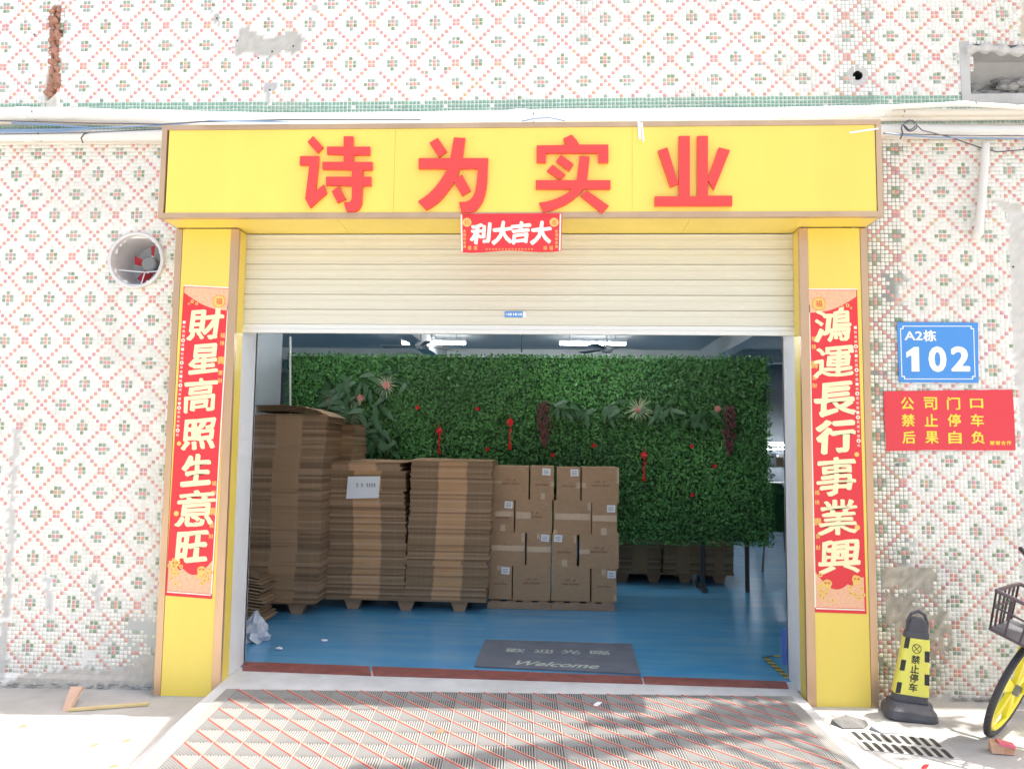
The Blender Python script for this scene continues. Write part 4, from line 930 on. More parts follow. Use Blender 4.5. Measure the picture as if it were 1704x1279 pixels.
# ------------------------------------------------------------------ flattened carton stacks
def sheet_mesh(w_, dpt, t_):
    s = MB(); a, b = -w_/2, w_/2; m1, m2 = -w_*.16, w_*.19
    for k in range(2):
        z0_ = k*t_*.5; z1_ = z0_+t_*.40
        s.box(a, m1-.001, 0, dpt, z0_, z1_, 0); s.box(m1, m2, .002, dpt-.01, z0_, z1_+t_*.04, 1); s.box(m2+.001, b, 0, dpt, z0_, z1_, 0)
    return s
PALW = M['wood']
def stack(px0, px1, pyt, pyb, Y, dpt, lab, jitter=.007, pallet=True, t_=.0192, rot=0., waves=(), mats=None, dx_fun=None, panel=True):
    L_, R__ = P(px0, pyb, Y), P(px1, pyb, Y); top = P((px0+px1)/2, pyt, Y).z; bot = P((px0+px1)/2, pyb, Y).z if not pallet else FZ+.115
    cx_ = (L_.x+R__.x)/2; w_ = R__.x-L_.x
    t = thing('flattened_carton_stack', lab, 'cardboard stack', (cx_, Y, bot), 'stacks of flattened cartons')
    n = int((top-bot)/t_); protos = []
    off = 0
    for k in range(n):
        if k < 6:
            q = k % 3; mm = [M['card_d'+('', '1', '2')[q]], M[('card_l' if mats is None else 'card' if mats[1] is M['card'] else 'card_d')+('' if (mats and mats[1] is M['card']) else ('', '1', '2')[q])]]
            o = sheet_mesh(w_*(1, .985, 1.01, .99, 1.005, .98)[k], dpt, t_).build('cardboard_sheet', mm); protos.append(o)
        else:
            o = protos[random.choice((0, 0, 3, 3, 1, 4, 2, 5))].copy(); COL.objects.link(o)
        o.parent = t; h_ = k/n
        if random.random() < .10: off = random.gauss(0, jitter)
        dx = off+random.gauss(0, .003)+(dx_fun(h_) if dx_fun else 0)
        o.location = (dx, random.gauss(0, .006)+.008*math.sin(k*.35), k*t_); o.rotation_euler = (random.gauss(0, .002), random.gauss(0, .0025), random.gauss(0, .006)+rot)
    if panel:
        s = MB(); s.add([(-w_/2*1.01, -.015, n*t_+.003), (w_/2*1.01, -.02, n*t_+.004), (w_/2, dpt, n*t_+.012), (-w_/2, dpt, n*t_+.02), (-w_/2*1.01, -.015, n*t_+.007), (w_/2*1.01, -.02, n*t_+.008), (w_/2, dpt, n*t_+.016), (-w_/2, dpt, n*t_+.024)],
                         [(3, 2, 1, 0), (4, 5, 6, 7), (0, 1, 5, 4), (1, 2, 6, 5), (2, 3, 7, 6), (3, 0, 4, 7)]); o = s.build('top_sheet', M['card']); o.parent = t
    return t, n*t_+bot
def pallet(x0_, x1_, Y, dpt, lab, feet=3, rear=False):
    t = thing('pallet', lab, 'pallet', ((x0_+x1_)/2, Y, FZ), 'cardboard pallets')
    MB().box(x0_, x1_, Y, Y+dpt, FZ+.095, FZ+.112).build('deck_board', PALW, t)
    if rear: MB().box(x0_, x1_, Y+dpt+.01, Y+dpt+.03, FZ, FZ+.112).build('rear_shade_board', PALW, t)  # board added at the back to keep the gap under the deck dark
    for k in range(feet):
        cx_ = x0_+(x1_-x0_)*(.5+k)/feet if feet > 1 else (x0_+x1_)/2
        for yy_ in (Y+.04, Y+dpt-.14):
            s = MB(); s.hexa([(cx_-.05, yy_, FZ), (cx_+.05, yy_, FZ), (cx_+.05, yy_+.1, FZ), (cx_-.05, yy_+.1, FZ)], [(cx_-.085, yy_, FZ+.094), (cx_+.085, yy_, FZ+.094), (cx_+.085, yy_+.1, FZ+.094), (cx_-.085, yy_+.1, FZ+.094)]); s.build('foot_block', PALW, t)
Ys = 2.13
stack(538, 671, 768, 1001, Ys, .75, 'middle stack of flattened cartons with a white paper stuck on it', dx_fun=lambda h: .03*math.sin(h*5)*.6-(.03 if .93 < h else 0)+(.02 if .78 < h < .93 else 0))
stack(674, 812, 765, 1003, Ys, .75, 'stack of flattened cartons directly left of the filled cartons', dx_fun=lambda h: -.02+.05*h)
pallet(P(540, 1010, Ys).x, P(808, 1010, Ys).x, Ys+.02, .75, 'pallet under the two middle stacks of flattened cartons', 3)
Yl = 1.86
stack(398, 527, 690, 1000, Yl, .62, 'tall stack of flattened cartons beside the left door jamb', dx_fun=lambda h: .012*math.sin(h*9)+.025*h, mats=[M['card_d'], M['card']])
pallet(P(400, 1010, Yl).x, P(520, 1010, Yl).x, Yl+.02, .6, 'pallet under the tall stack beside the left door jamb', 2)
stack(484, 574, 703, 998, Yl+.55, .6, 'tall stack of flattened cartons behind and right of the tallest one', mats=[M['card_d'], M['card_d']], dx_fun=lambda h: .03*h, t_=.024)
# bent sheets over the top of the tall stack
t = thing('bent_carton_sheets', 'bent dark cardboard sheets lying over the top of the tall stack', 'cardboard', tuple(P(480, 690, Yl)))
for k in range(4):
    s = MB(); pts = []
    for q, (x, y) in enumerate(((420, 684), (470, 683), (505, 686), (530, 693), (548, 702), (576, 706))):
        pts.append(P(x, y-k*3.0, Yl+.05))
    vs = []
    for q in pts: vs += [q, q+Vector((0, .6, .0)), q+Vector((0, 0, .005)), q+Vector((0, .6, .005))]
    fs = []
    for q in range(len(pts)-1):
        a = q*4; b = a+4; fs += [(a+2, b+2, b+3, a+3), (a, a+1, b+1, b), (a, b, b+2, a+2), (a+1, a+3, b+3, b+1)]
    s.add(vs, fs); s.build('cardboard_sheet', M['card_d'], t)
# loose fanned sheets beside the jamb
t = thing('leaning_carton_sheets', 'loose flattened cartons in a small fanned pile at the foot of the left door jamb', 'cardboard', (-2.6, 1.5, FZ))
for k in range(15):
    z_ = FZ+.004+k*.026; xr = -2.50+.03*math.sin(k*1.3)-k*.004; y_ = 1.50+.006*k; dz = .05+.002*k
    q = [Vector((-3.02, y_, z_+dz)), Vector((xr, y_, z_)), Vector((xr, y_+.3, z_)), Vector((-3.02, y_+.3, z_+dz))]
    MB().hexa(q, [v+Vector((0, 0, .012)) for v in q]).build('cardboard_sheet', (M['card_d'], M['card'], M['card_d1'])[k % 3], t)
# low stacks behind, under the hedge wall
Yb = GY+.55
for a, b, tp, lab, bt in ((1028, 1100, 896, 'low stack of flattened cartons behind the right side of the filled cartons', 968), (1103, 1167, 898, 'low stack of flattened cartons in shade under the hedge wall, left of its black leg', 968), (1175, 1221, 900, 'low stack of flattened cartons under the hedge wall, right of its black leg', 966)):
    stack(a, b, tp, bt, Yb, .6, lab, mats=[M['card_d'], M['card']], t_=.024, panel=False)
pallet(P(1010, 970, Yb).x, P(1168, 970, Yb).x, Yb+.02, .6, 'pallet in shade under the low stacks behind the filled cartons', 3, True)
pallet(P(1176, 970, Yb).x, P(1222, 970, Yb).x, Yb+.02, .6, 'small pallet end in shade right of the black hedge leg', 1, True)
Yp = Ys-.035
t = thing('paper_notice', 'white handwritten paper stuck on the middle stack of flattened cartons', 'paper', tuple(P(604, 829, Yp)))
sheet(MB(), [(579, 792.5), (633, 792), (630, 828), (576, 829.5)], Yp, .0012).build('paper_sheet', M['paper'], t)
s = MB()
for k, x in enumerate((594, 602, 611, 615, 619, 623)):
    strip(s, (x-2, 805+k % 2), (x+2.5, 806), .004, Yp-.0018); strip(s, (x, 803), (x+.5, 810), .004, Yp-.0022); strip(s, (x-1.5, 810), (x+2, 807.5), .003, Yp-.0026)
s.build('handwriting', M['ink'], t)

# ------------------------------------------------------------------ filled cartons
Yc = 2.36
def carton(x0_, y0_, x1_, y1_, kind, lab, labels, tapes, yo):
    Yf = Yc+yo; a, b = P(x0_, y1_, Yf), P(x1_, y0_, Yf); w_, h_ = b.x-a.x, b.z-a.z; dpt = .52
    t = thing('carton', lab, 'cardboard box', (a.x+w_/2, Yf, a.z), 'filled cartons stacked on the two pallets')
    e_ = .004; s = MB()
    s.add([(a.x+e_, Yf, a.z), (b.x-e_, Yf, a.z), (b.x-e_, Yf, b.z), (a.x+e_, Yf, b.z), (a.x, Yf+e_, a.z), (b.x, Yf+e_, a.z), (b.x, Yf+e_, b.z), (a.x, Yf+e_, b.z),
           (a.x, Yf+dpt, a.z), (b.x, Yf+dpt, a.z), (b.x, Yf+dpt, b.z), (a.x, Yf+dpt, b.z)],
          [(0, 1, 2, 3), (4, 0, 3, 7), (1, 5, 6, 2), (5, 9, 10, 6), (8, 4, 7, 11), (9, 8, 11, 10), (3, 2, 6, 10, 11, 7), (0, 4, 8, 9, 5, 1)])
    s.build('box_body', M['card'], t)
    s = MB(); c = Vector((a.x+w_/2, Yf-.0012, a.z+h_*.54))
    if kind == 'L':
        write(s, 'LOT : 03', c+Vector((0, 0, .018)), XV, ZV, .10, .022, NV, 0, .0004, bold=.01); write(s, 'MADE IN CHINA', c-Vector((0, 0, .018)), XV, ZV, .17, .020, NV, 0, .0004, bold=.012)
    else: write(s, 'MADE IN CHINA', c-Vector((0, 0, .03)), XV, ZV, .13, .017, NV, 0, .0004, bold=.01)
    s.build('print', M['ink_red'], t)
    for (u, v) in labels:
        q = Vector((a.x+w_*u, Yf-.0022, a.z+h_*v)); s = MB(); an = random.uniform(-.08, .06); ww, hh = .040, .034
        cs, sn = math.cos(an), math.sin(an)
        s.prism([(q.x+cs*i_*ww-sn*j_*hh, q.z+sn*i_*ww+cs*j_*hh) for i_, j_ in ((-1, -1), (1, -1), (1, 1), (-1, 1))], q.y-.0006, q.y); o = s.build('label', M['paper'], t)
        s = MB()
        for k in range(3): s.box(q.x-.028, q.x+.024, q.y-.0016, q.y-.0010, q.z-.018+k*.015, q.z-.014+k*.015)
        s.build('label_print', M['ink'], o, loc=tuple(q)) if False else s.build('label_print', M['ink'], t)
    for (u0, u1, v0, v1) in tapes:
        MB().box(a.x+w_*u0, a.x+w_*u1, Yf-.0018, Yf-.0006, a.z+h_*v0, a.z+h_*v1).build('packing_tape', M['tape'], t)
rows = [
 [(820, 776, 880, 831, 'L'), (882, 776, 922, 831, 'S'), (926, 778, 966, 833, 'S'), (968, 778, 1030, 836, 'L')],
 [(816, 831, 856, 884, 'S'), (857, 831, 919, 886, 'L'), (921, 833, 984, 889, 'L'), (985, 835, 1027, 890, 'S')],
 [(814, 885, 874, 940, 'L'), (876, 886, 917, 941, 'S'), (918, 888, 960, 943, 'S'), (964, 889, 1030, 945, 'L')],
 [(813, 940, 852, 996, 'S'), (853, 940, 916, 998, 'L'), (917, 942, 982, 999, 'L'), (984, 944, 1026, 1001, 'S')]]
rn = ['top row', 'second row', 'third row', 'bottom row']
lp = {(0, 1): (.68, .84), (0, 2): (.75, .85), (1, 0): (.76, .84), (1, 3): (.76, .8), (2, 1): (.76, .84), (2, 2): (.25, .86), (3, 0): (.72, .84), (3, 3): (.8, .8)}
tp_ = {(0, 0): [(.0, .25, .5, .56)], (0, 1): [(.45, .62, .0, .2), (.86, .99, .4, .55)], (0, 2): [(.84, .99, .38, .56)], (0, 3): [(.0, .12, .42, .56), (.94, 1.0, .55, .98)], (1, 0): [(.2, .95, .48, .64), (.42, .62, .02, .22)],
       (1, 1): [(.03, .42, .42, .62)], (1, 2): [(.04, .97, .44, .62), (.9, .99, .72, .97), (.0, .1, .02, .15)], (1, 3): [(.02, .98, .42, .60), (.36, .58, .0, .22)],
       (2, 0): [(.06, .98, .44, .60), (.9, .98, .7, .97)], (2, 1): [(.02, .98, .42, .58), (.42, .55, .8, .97)], (2, 2): [(.4, .62, .02, .22), (.88, .97, .72, .95)], (2, 3): [(.0, .25, .42, .55)],
       (3, 0): [(.36, .55, .86, .98)], (3, 1): [], (3, 2): [], (3, 3): [(.4, .58, .76, .95), (.88, 1.0, .05, .2)]}
posn = ['leftmost', 'second from the left', 'third from the left', 'rightmost']
for r_, row in enumerate(rows):
    for k, (a, b, c_, d_, kd) in enumerate(row):
        lb = [lp[(r_, k)]] if (r_, k) in lp else []
        carton(a, b, c_, d_, kd, f"{'wide' if kd == 'L' else 'narrow'} sealed brown carton, {posn[k]} in the {rn[r_]} of the carton stack", lb, tp_[(r_, k)], random.uniform(0, .02))
for a, b, lab in ((811, 916.3, 'left of the two low pallets under the filled cartons'), (917, 1023, 'right of the two low pallets under the filled cartons')):
    q0, q1 = P(a, 1010, Yc-.015), P(b, 1010, Yc-.015); zt_ = P(917, 1000, Yc).z
    t = thing('pallet', lab, 'pallet', ((q0.x+q1.x)/2, Yc, FZ), 'cardboard pallets')
    MB().box(q0.x, q1.x, Yc-.015, Yc+.005, FZ+.003, zt_-.012).build('front_board', PALW, t)
    MB().box(q0.x, q1.x, Yc+.52, Yc+.54, FZ+.003, zt_-.012).build('back_board', PALW, t)
    for k in range(4):
        cx_ = q0.x+(q1.x-q0.x)*(k+.5)/4; MB().box(cx_-.045, cx_+.045, Yc-.012, Yc+.54, zt_-.011, zt_-.002).build('slat', PALW, t)

# ------------------------------------------------------------------ door mat, hazard tape, bits on the blue floor
z_ = FZ+.004
q = [G(789, 1109, z_), G(1066, 1122, z_), G(1051, 1072, z_), G(808, 1065, z_)]
t = thing('welcome_mat', 'grey door mat with pale Chinese characters and Welcome on the blue floor', 'door mat', tuple(q[0]))
MB().hexa([v for v in q], [v+Vector((0, 0, .008)) for v in q]).build('mat_body', M['mat_in'], t)
ue = (q[1]-q[0]).normalized(); vn = Vector((-ue.y, ue.x, 0))
s = MB()
for ch, xx, yy_ in zip('歡迎光臨', (857, 905, 950, 998), (1081.5, 1083, 1084, 1085)):
    c = G(xx, yy_, z_+.0085); s = MB(); write(s, ch, c, ue, vn, .15, .11, (0, 0, 1), 0, .0006, bold=.012); s.build('character', M['mat_txt'], t)
s = MB()
c = G(928, 1105, z_+.0085); write(s, 'Welcome', c, ue, vn, .60, .12, (0, 0, 1), 0, .0006, bold=.022, shear=.45)
s.build('lettering', M['mat_txt'], t)
hz = thing('hazard_tape', 'yellow and black hazard tape marking on the floor by the right jamb', 'floor tape', tuple(G(1300, 1120, FZ)))
def hazard(a, b, w_):
    A_, B_ = G(*a, FZ+.004), G(*b, FZ+.004); L_ = (B_-A_).length; n_ = max(2, int(L_/.045)); d = (B_-A_)/n_; sd3 = Vector((-d.y, d.x, 0)).normalized()*w_/2
    for k in range(n_):
        s = MB(); v = [A_+d*k-sd3, A_+d*(k+1)-sd3, A_+d*(k+1.35)+sd3, A_+d*(k+.35)+sd3]; s.hexa(v, [x_+Vector((0, 0, .001)) for x_ in v]); s.build('stripe', M['hz_y'] if k % 2 else M['black'], hz)
hazard((1272, 1092), (1312, 1128), .045); hazard((1275, 1091), (1308, 1091), .03)
q0, q1 = P(1305.5, 1045, .31), P(1311, 1105, .31)
T(MB().box(q0.x-.012, JX1-.004, .295, .33, q1.z, q0.z).build('corner_guard', mat('blue_foam', (.08, .14, .55), .6)), 'blue corner guard low on the inner edge of the right jamb', 'corner guard')
s = MB(); c = G(424, 1068, FZ)
vs = []; fs = []; n = 12
for i in range(7):
    for k in range(n):
        a = 2*PI*k/n; h_ = i/6; r_ = .10*(1-h_**1.6)*(1+.28*math.sin(k*2.7+i*1.9))+.012; vs.append((c.x-.02+r_*math.cos(a)*1.0, c.y+.06+r_*math.sin(a), c.z+h_*.23+.012*math.sin(k*3.1)))
for i in range(6):
    for k in range(n): fs.append((i*n+k, i*n+(k+1) % n, (i+1)*n+(k+1) % n, (i+1)*n+k))
fs.append(tuple(6*n+k for k in range(n))); s.add(vs, fs)
T(s.build('plastic_bag', M['plastic']), 'crumpled translucent plastic bag on the blue floor by the left jamb', 'plastic bag')
for k, (x, y, lab) in enumerate(((464, 1078, 'tiny white scrap on the blue floor nearer the plastic bag'), (540, 1065, 'tiny white scrap on the blue floor in front of the middle carton stack'))):
    c = G(x, y, FZ+.012); T(MB().rock(c, .022, sq=(1.4, .8, .5), seed=k+5).build('paper_scrap', M['paper']), lab, 'scrap', 'paper scraps on the blue floor')
for k, (y, lab) in enumerate(((715, 'upper'), (745, 'lower'))):
    a = P(404, y, .12); T(MB().box(JX0+.0005, JX0+.002, .05, .22, a.z-.05, a.z+.05).build('pinned_paper', M['paper']), lab+' faint white paper stuck on the inside of the left jamb', 'paper', 'papers on the left jamb')
# deep background on the right of the hedge wall
t = thing('storage_shelf', 'grey storage shelf with white boxes far behind on the right', 'shelf', tuple(P(1292, 830, 10.5)))
a, b = P(1282, 748, 10.5), P(1310, 830, 10.5)
for k in range(5):
    z_ = a.z-k*.33; MB().box(a.x-.3, b.x+1.4, 10.5, 11, z_-.02, z_).build('shelf_board', mat('shelf_green', (.04, .22, .13), .5) if k == 1 else M['grey'], t)
for x in (a.x-.3, b.x+.4, b.x+1.4): MB().box(x, x+.04, 10.5, 10.54, FZ, a.z).build('post', M['grey'], t)
for k in range(14): MB().box(a.x-.25+k*.13, a.x-.25+k*.13+.11, 10.52, 10.8, a.z-.33, a.z-.33+random.uniform(.18, .28)).build('stored_box', M['paper'] if k % 3 else M['card'], t)
def bushy(x, y, r_, Y_, lab):
    c = P(x, y, Y_); t = thing('green_chair_cover', lab, 'chair', (c.x, Y_, FZ))
    s = MB(); prof_ = [(.0001, .62), (r_*.5, .6), (r_*.9, .48), (r_, .25), (r_*.95, .0)]; s.lathe(prof_, (c.x, Y_, c.z-.25), 'z', 18); s.build('rounded_back', mat('green_cover', (.03, .13, .035), .8, var=.4), t)
    for e_ in (-1, 1): MB().tube([(c.x+e_*r_*.6, Y_, c.z-.25), (c.x+e_*r_*.8, Y_, FZ)], .015, 6).build('leg', M['grey'], t)
bushy(1288, 850, .2, 5.0, 'green rounded chair back just right of the hedge wall')

# ------------------------------------------------------------------ bollard
gx = gz(1.98)
BO = GP(1512, 1190)
t = thing('parking_bollard', 'black rubber bollard with a yellow no parking sleeve beside the right pillar', 'bollard', tuple(BO)); t['_o'] = (0, 0, 0)
def rr(w_, d_, z_, c=.35, n=5, dx=0.0):
    out = []; r_ = min(w_, d_)*c
    for sx_, sy_, a0 in ((1, 1, 0), (-1, 1, PI/2), (-1, -1, PI), (1, -1, 3*PI/2)):
        for k in range(n):
            a = a0+k*PI/2/(n-1); out.append((sx_*(w_/2-r_)+r_*math.cos(a)+dx, sy_*(d_/2-r_)+r_*math.sin(a), z_))
    return out
def loft(mb, rings, mi=0, cap=True):
    n = len(rings[0]); vs = [v for g_ in rings for v in g_]; fs = []
    for i in range(len(rings)-1):
        for k in range(n): fs.append((i*n+k, i*n+(k+1) % n, (i+1)*n+(k+1) % n, (i+1)*n+k))
    if cap: fs += [tuple(range(n))[::-1], tuple((len(rings)-1)*n+k for k in range(n))]
    return mb.add(vs, fs, mi)
def bchild(s, nm, m): o = s.build(nm, m); o.parent = t; return o
LE = .07
bchild(loft(MB(), [rr(.35, .28, 0, .25), rr(.355, .285, .02, .25), rr(.34, .27, .055, .25), rr(.30, .22, .075, .3), rr(.29, .17, .10, .35)]), 'rubber_base', M['rubber'])
wf = lambda z_: .240-.095*(z_-.1)/.55
bodyr = [rr(wf(z_), .13-.05*(z_-.1)/.5, z_, .3, dx=LE*(z_-.1)*1.0) for z_ in (.10, .2, .3, .4, .5, .56)]
bchild(loft(MB(), bodyr), 'rubber_body', M['rubber'])
zz = [.545, .60, .635, .655]; s = loft(MB(), [rr(wf(z_)*.86*k_, .075, z_, .3, dx=LE*(z_-.1)) for z_, k_ in zip(zz, (1, 1, .8, .4))]); bchild(s, 'rubber_head', M['rubber'])
s = MB(); s.tube([(LE*.45-.062, .0, .54), (LE*.5-.064, 0, .62), (LE*.55-.045, 0, .675), (LE*.58, 0, .695), (LE*.6+.04, 0, .675), (LE*.55+.062, 0, .62), (LE*.5+.062, 0, .54)], .012, 8); bchild(s, 'handle_loop', M['rubber'])
sl = [rr(wf(z_)+.008, .138-.05*(z_-.1)/.5, z_, .3, dx=LE*(z_-.1)) for z_ in (.15, .25, .35, .45, .52)]
bchild(loft(MB(), sl, cap=False), 'yellow_sleeve', M['bol_y'])
def bf(x_, z_, o_=.0): return Vector((x_+LE*(z_-.1), -((.138-.05*(z_-.1)/.5)/2+.0012+o_), z_))
s = MB()
for e_ in (-1, 1):
    for k in range(5):
        if (k+(e_ > 0)) % 2: continue
        z0_ = .155+k*.074; z1_ = z0_+.07; xa_ = lambda z_: e_*((wf(z_)+.008)/2-.008); xb_ = lambda z_: e_*((wf(z_)+.008)/2-.040)
        v = [bf(xb_(z0_), z0_), bf(xa_(z0_), z0_), bf(xa_(z1_), z1_), bf(xb_(z1_), z1_)]
        if e_ < 0: v = [v[1], v[0], v[3], v[2]]
        s.add(v+[q+Vector((0, .004, 0)) for q in v], [(0, 1, 2, 3), (4, 7, 6, 5), (0, 4, 5, 1), (1, 5, 6, 2), (2, 6, 7, 3), (3, 7, 4, 0)])
bchild(s, 'black_check', M['black'])['kind'] = 'stuff'
s = MB()
for ch, z_ in zip('禁止停车', (.385, .325, .265, .205)): write(s, ch, bf(0, z_, .001), (1, 0, 0), (LE, .045, 1), .058, .055, NV, 0, .0006, bold=.02)
c = bf(0, .455, .002); 
ring(s, c, .027, .031, c.y, .0008)
for a in (PI/4, -PI/4):
    d = Vector((math.cos(a), 0, math.sin(a)))*.029; n = Vector((-d.z, 0, d.x)).normalized()*.002; s.add([c-d-n, c+d-n, c+d+n, c-d+n], [(0, 1, 2, 3)])
bchild(s, 'no_parking_print', M['black'])
t.rotation_euler = (0, math.radians(3.5), math.radians(-13)); t.scale = (.84, .90, .92)

# ------------------------------------------------------------------ bicycle at the right edge
CT = GP(1652, 1221, .002)
WR = .305
bk_ = thing('yellow_bicycle', 'yellow shared bicycle with a dark front basket leaning at the right edge', 'bicycle', tuple(CT)); bk_['_o'] = (0, 0, 0)
# local frame: +x heading back along the bike, z up
def bch(s, nm, m, par=None, smooth=False): o = s.build(nm, m, smooth=smooth); o.parent = par or bk_; return o
def wheel(cx_):
    c = Vector((cx_, 0, WR)); N_ = 40
    cir = lambda r_, y_=0: [c+Vector((r_*math.cos(2*PI*k/N_), y_, r_*math.sin(2*PI*k/N_))) for k in range(N_)]
    w_ = bch(MB().tube(cir(WR-.019), .019, 10, closed=True), 'wheel', M['tyre'], smooth=True)
    s = MB(); 
    for k in range(N_*2):
        a = 2*PI*k/(N_*2); q = c+Vector(((WR-.001)*math.cos(a), 0, (WR-.001)*math.sin(a))); s.rock(q, .006, sq=(1, 2.4, 1), seed=k)
    bch(s, 'tread', M['tyre'], w_)
    bch(MB().tube(cir(WR-.050), .015, 8, closed=True), 'rim', M['bike_y'], w_, True)
    for k in range(5):
        a = 2*PI*k/5+.3; d = Vector((math.cos(a), 0, math.sin(a))); n = Vector((-d.z, 0, d.x)); q0 = c+d*.03; q1 = c+d*(WR-.06)
        s = MB(); y_ = Vector((0, .012, 0)); v = [q0-n*.018-y_, q1-n*.045-y_*.6, q1+n*.045-y_*.6, q0+n*.018-y_]; s.hexa(v, [q_+y_*2 for q_ in v]); bch(s, 'spoke', M['bike_y'], w_)
    bch(MB().lathe([(.0001, -.04), (.03, -.04), (.034, 0), (.03, .04), (.0001, .04)], c, 'y', 14), 'hub', M['grey'], w_)
wheel(0); wheel(1.02)
for e_ in (-1, 1): bch(MB().tube([(0, e_*.05, WR), (.10, e_*.05, .62), (.13, e_*.02, .66)], .011, 8), 'fork_blade', M['bike_y'])
bch(MB().tube([(.13, 0, .64), (.20, 0, .92)], .017, 10), 'head_tube', M['bike_y'])
bch(MB().tube([(.16, 0, .74), (.42, 0, .42), (.55, 0, .30), (.70, 0, .62), (.72, 0, .80)], .02, 10), 'frame', M['bike_y'])
bch(MB().tube([(.55, 0, .30), (1.02, .03, WR)], .012, 8), 'chain_stay', M['bike_y'])
bch(MB().tube([(.72, 0, .70), (1.02, .03, WR)], .012, 8), 'seat_stay', M['bike_y'])
bch(MB().tube([(.35, -.3, 1.0), (.26, -.22, .98), (.21, 0, .95), (.26, .22, .98), (.35, .3, 1.0)], .013, 8), 'handlebar', M['black'])
bch(loft(MB(), [rr(.26, .17, .86, .4, dx=.74), rr(.26, .18, .89, .4, dx=.74), rr(.24, .14, .91, .4, dx=.74)]), 'saddle', M['black'])
bch(MB().tube([(.55, -.09, .30), (.50, -.09, .16)], .01, 6), 'crank', M['grey'])
# basket: rods and grid over the front wheel
bs = MB(); bx0, bx1, by, z0_, z1_ = -.30, .08, .18, .64, .86
def bp(x_, y_, z_): k = (z_-z0_)/(z1_-z0_); return Vector((x_ if x_ > -.1 else x_-.03*k+.03, y_*(.82+.18*k), z_))
ringz = lambda z_: [bp(bx0, -by, z_), bp(bx1, -by, z_), bp(bx1, by, z_), bp(bx0, by, z_)]
def loop(pts, r_): 
    for k in range(4): bs.tube([pts[k], pts[(k+1) % 4]], r_, 6)
loop(ringz(z1_), .011); loop(ringz((z0_+z1_)/2+.02), .006); loop(ringz(z0_), .009)
for k in range(6):
    x_ = bx0+(bx1-bx0)*k/5
    for e_ in (-1, 1): bs.tube([bp(x_, e_*by, z0_), bp(x_, e_*by, z1_)], .006, 6)
for k in range(5):
    y_ = -by+2*by*k/4
    for x_ in (bx0, bx1): bs.tube([bp(x_, y_, z0_), bp(x_, y_, z1_)], .006, 6)
bch(bs, 'basket_grid', M['basket'])
q = ringz(z0_+.004); bch(MB().hexa(q, [v+Vector((0, 0, .005)) for v in q]), 'basket_floor', M['rubber'])
q = [bp(bx0+.01, -by*.98, z0_+.005), bp(bx1, -by*.98, z0_+.005), bp(bx1, -by*.98, z0_+.09), bp(bx0+.01, -by*.98, z0_+.09)]
bch(MB().hexa(q, [v+Vector((0, .004, 0)) for v in q]), 'basket_panel', M['rubber'])
# orientation: heading (-.84,-.54); lean towards the camera
H = Vector((.72, .69, 0)).normalized(); lean = math.radians(21); side_ = Vector((.69, -.72, 0)).normalized()
upv = Vector((0, 0, 1))*math.cos(lean)+side_*math.sin(lean); yv = upv.cross(H).normalized()
bk_.matrix_world = Matrix(((H.x, yv.x, upv.x, CT.x), (H.y, yv.y, upv.y, CT.y), (H.z, yv.z, upv.z, CT.z), (0, 0, 0, 1)))

# ------------------------------------------------------------------ drain grate, rubble, litter, timber
t = thing('drain_grate', 'concrete drain cover with two rows of slots in front of the right pillar', 'drain cover', tuple(GP(1500, 1240)))
GA, GB, GC, GD = GP(1416, 1219, .004), GP(1566, 1232, .004), GP(1592, 1259, .004), GP(1440, 1244, .004)
def gl(u, v): a = GA.lerp(GB, u); b = GD.lerp(GC, u); return a.lerp(b, v)
upz = Vector((0, 0, .006))
s = MB(); q = [gl(-.03, 1.12), gl(1.05, 1.12), gl(1.05, -.12), gl(-.03, -.12)]; s.hexa([v-Vector((0, 0, .012)) for v in q], q); s.build('cover_slab', M['ground'], t)
for row_, (v0_, v1_, off_) in enumerate(((-.12, .44, .02), (.56, 1.12, .035))):
    for k in range(9):
        u = off_+k*.108; s = MB(); a, b = gl(u+.02, v0_), gl(u+.02+.012, v1_); d = (b-a); n = Vector((-d.y, d.x, 0)).normalized()*.0135; L_ = d.length; d.normalize(); pts = []
        for q in range(7): an = PI*q/6; pts.append(a+d*.0135-d*.0135*math.sin(an)+n*math.cos(an))
        for q in range(7): an = PI*q/6; pts.append(b-d*.0135+d*.0135*math.sin(an)-n*math.cos(an))
        pts = [p_+Vector((0, 0, .0015)) for p_ in pts][::-1]
        nn = len(pts); s.add([p_-Vector((0, 0, .001)) for p_ in pts]+pts, [tuple(range(nn))[::-1], tuple(range(nn, 2*nn))]+[(i, (i+1) % nn, (i+1) % nn+nn, i+nn) for i in range(nn)]); s.build('slot', M['black'], t)
def lump(x, y, r_, m, nm, lab, sq, seed):
    c = GP(x, y, .004); return T(MB().rock(c, r_, sq=sq, seed=seed).build(nm, m), lab, 'concrete lump', 'loose concrete lumps')
lump(1413, 1203, .11, mat('dark_lump', (.17, .165, .155), .9, bump=.6), 'concrete_lump', 'dark rough concrete lump between the right pillar and the drain cover', (1.25, .9, .42), 4)
lump(1475, 1213, .075, M['cement_pale'], 'concrete_lump', 'pale concrete lump between the drain cover and the bollard', (1.3, .9, .5), 6)
c = GP(1665, 1250, .004)
t = thing('crushed_packet', 'crushed red and orange paper packet lying on the ground near the bicycle wheel', 'litter', tuple(c)); 
s = MB(); s.hexa([c+Vector(v) for v in ((-.06, -.03, 0), (.05, -.045, 0), (.06, .02, 0), (-.05, .03, 0))], [c+Vector(v) for v in ((-.070, -.030, .062), (.052, -.04, .040), (.075, .03, .036), (-.045, .035, .058))]); s.build('packet_body', mat('orange_packet', (.55, .22, .10), .5, col2=(.72, .52, .36), scale=20), t)
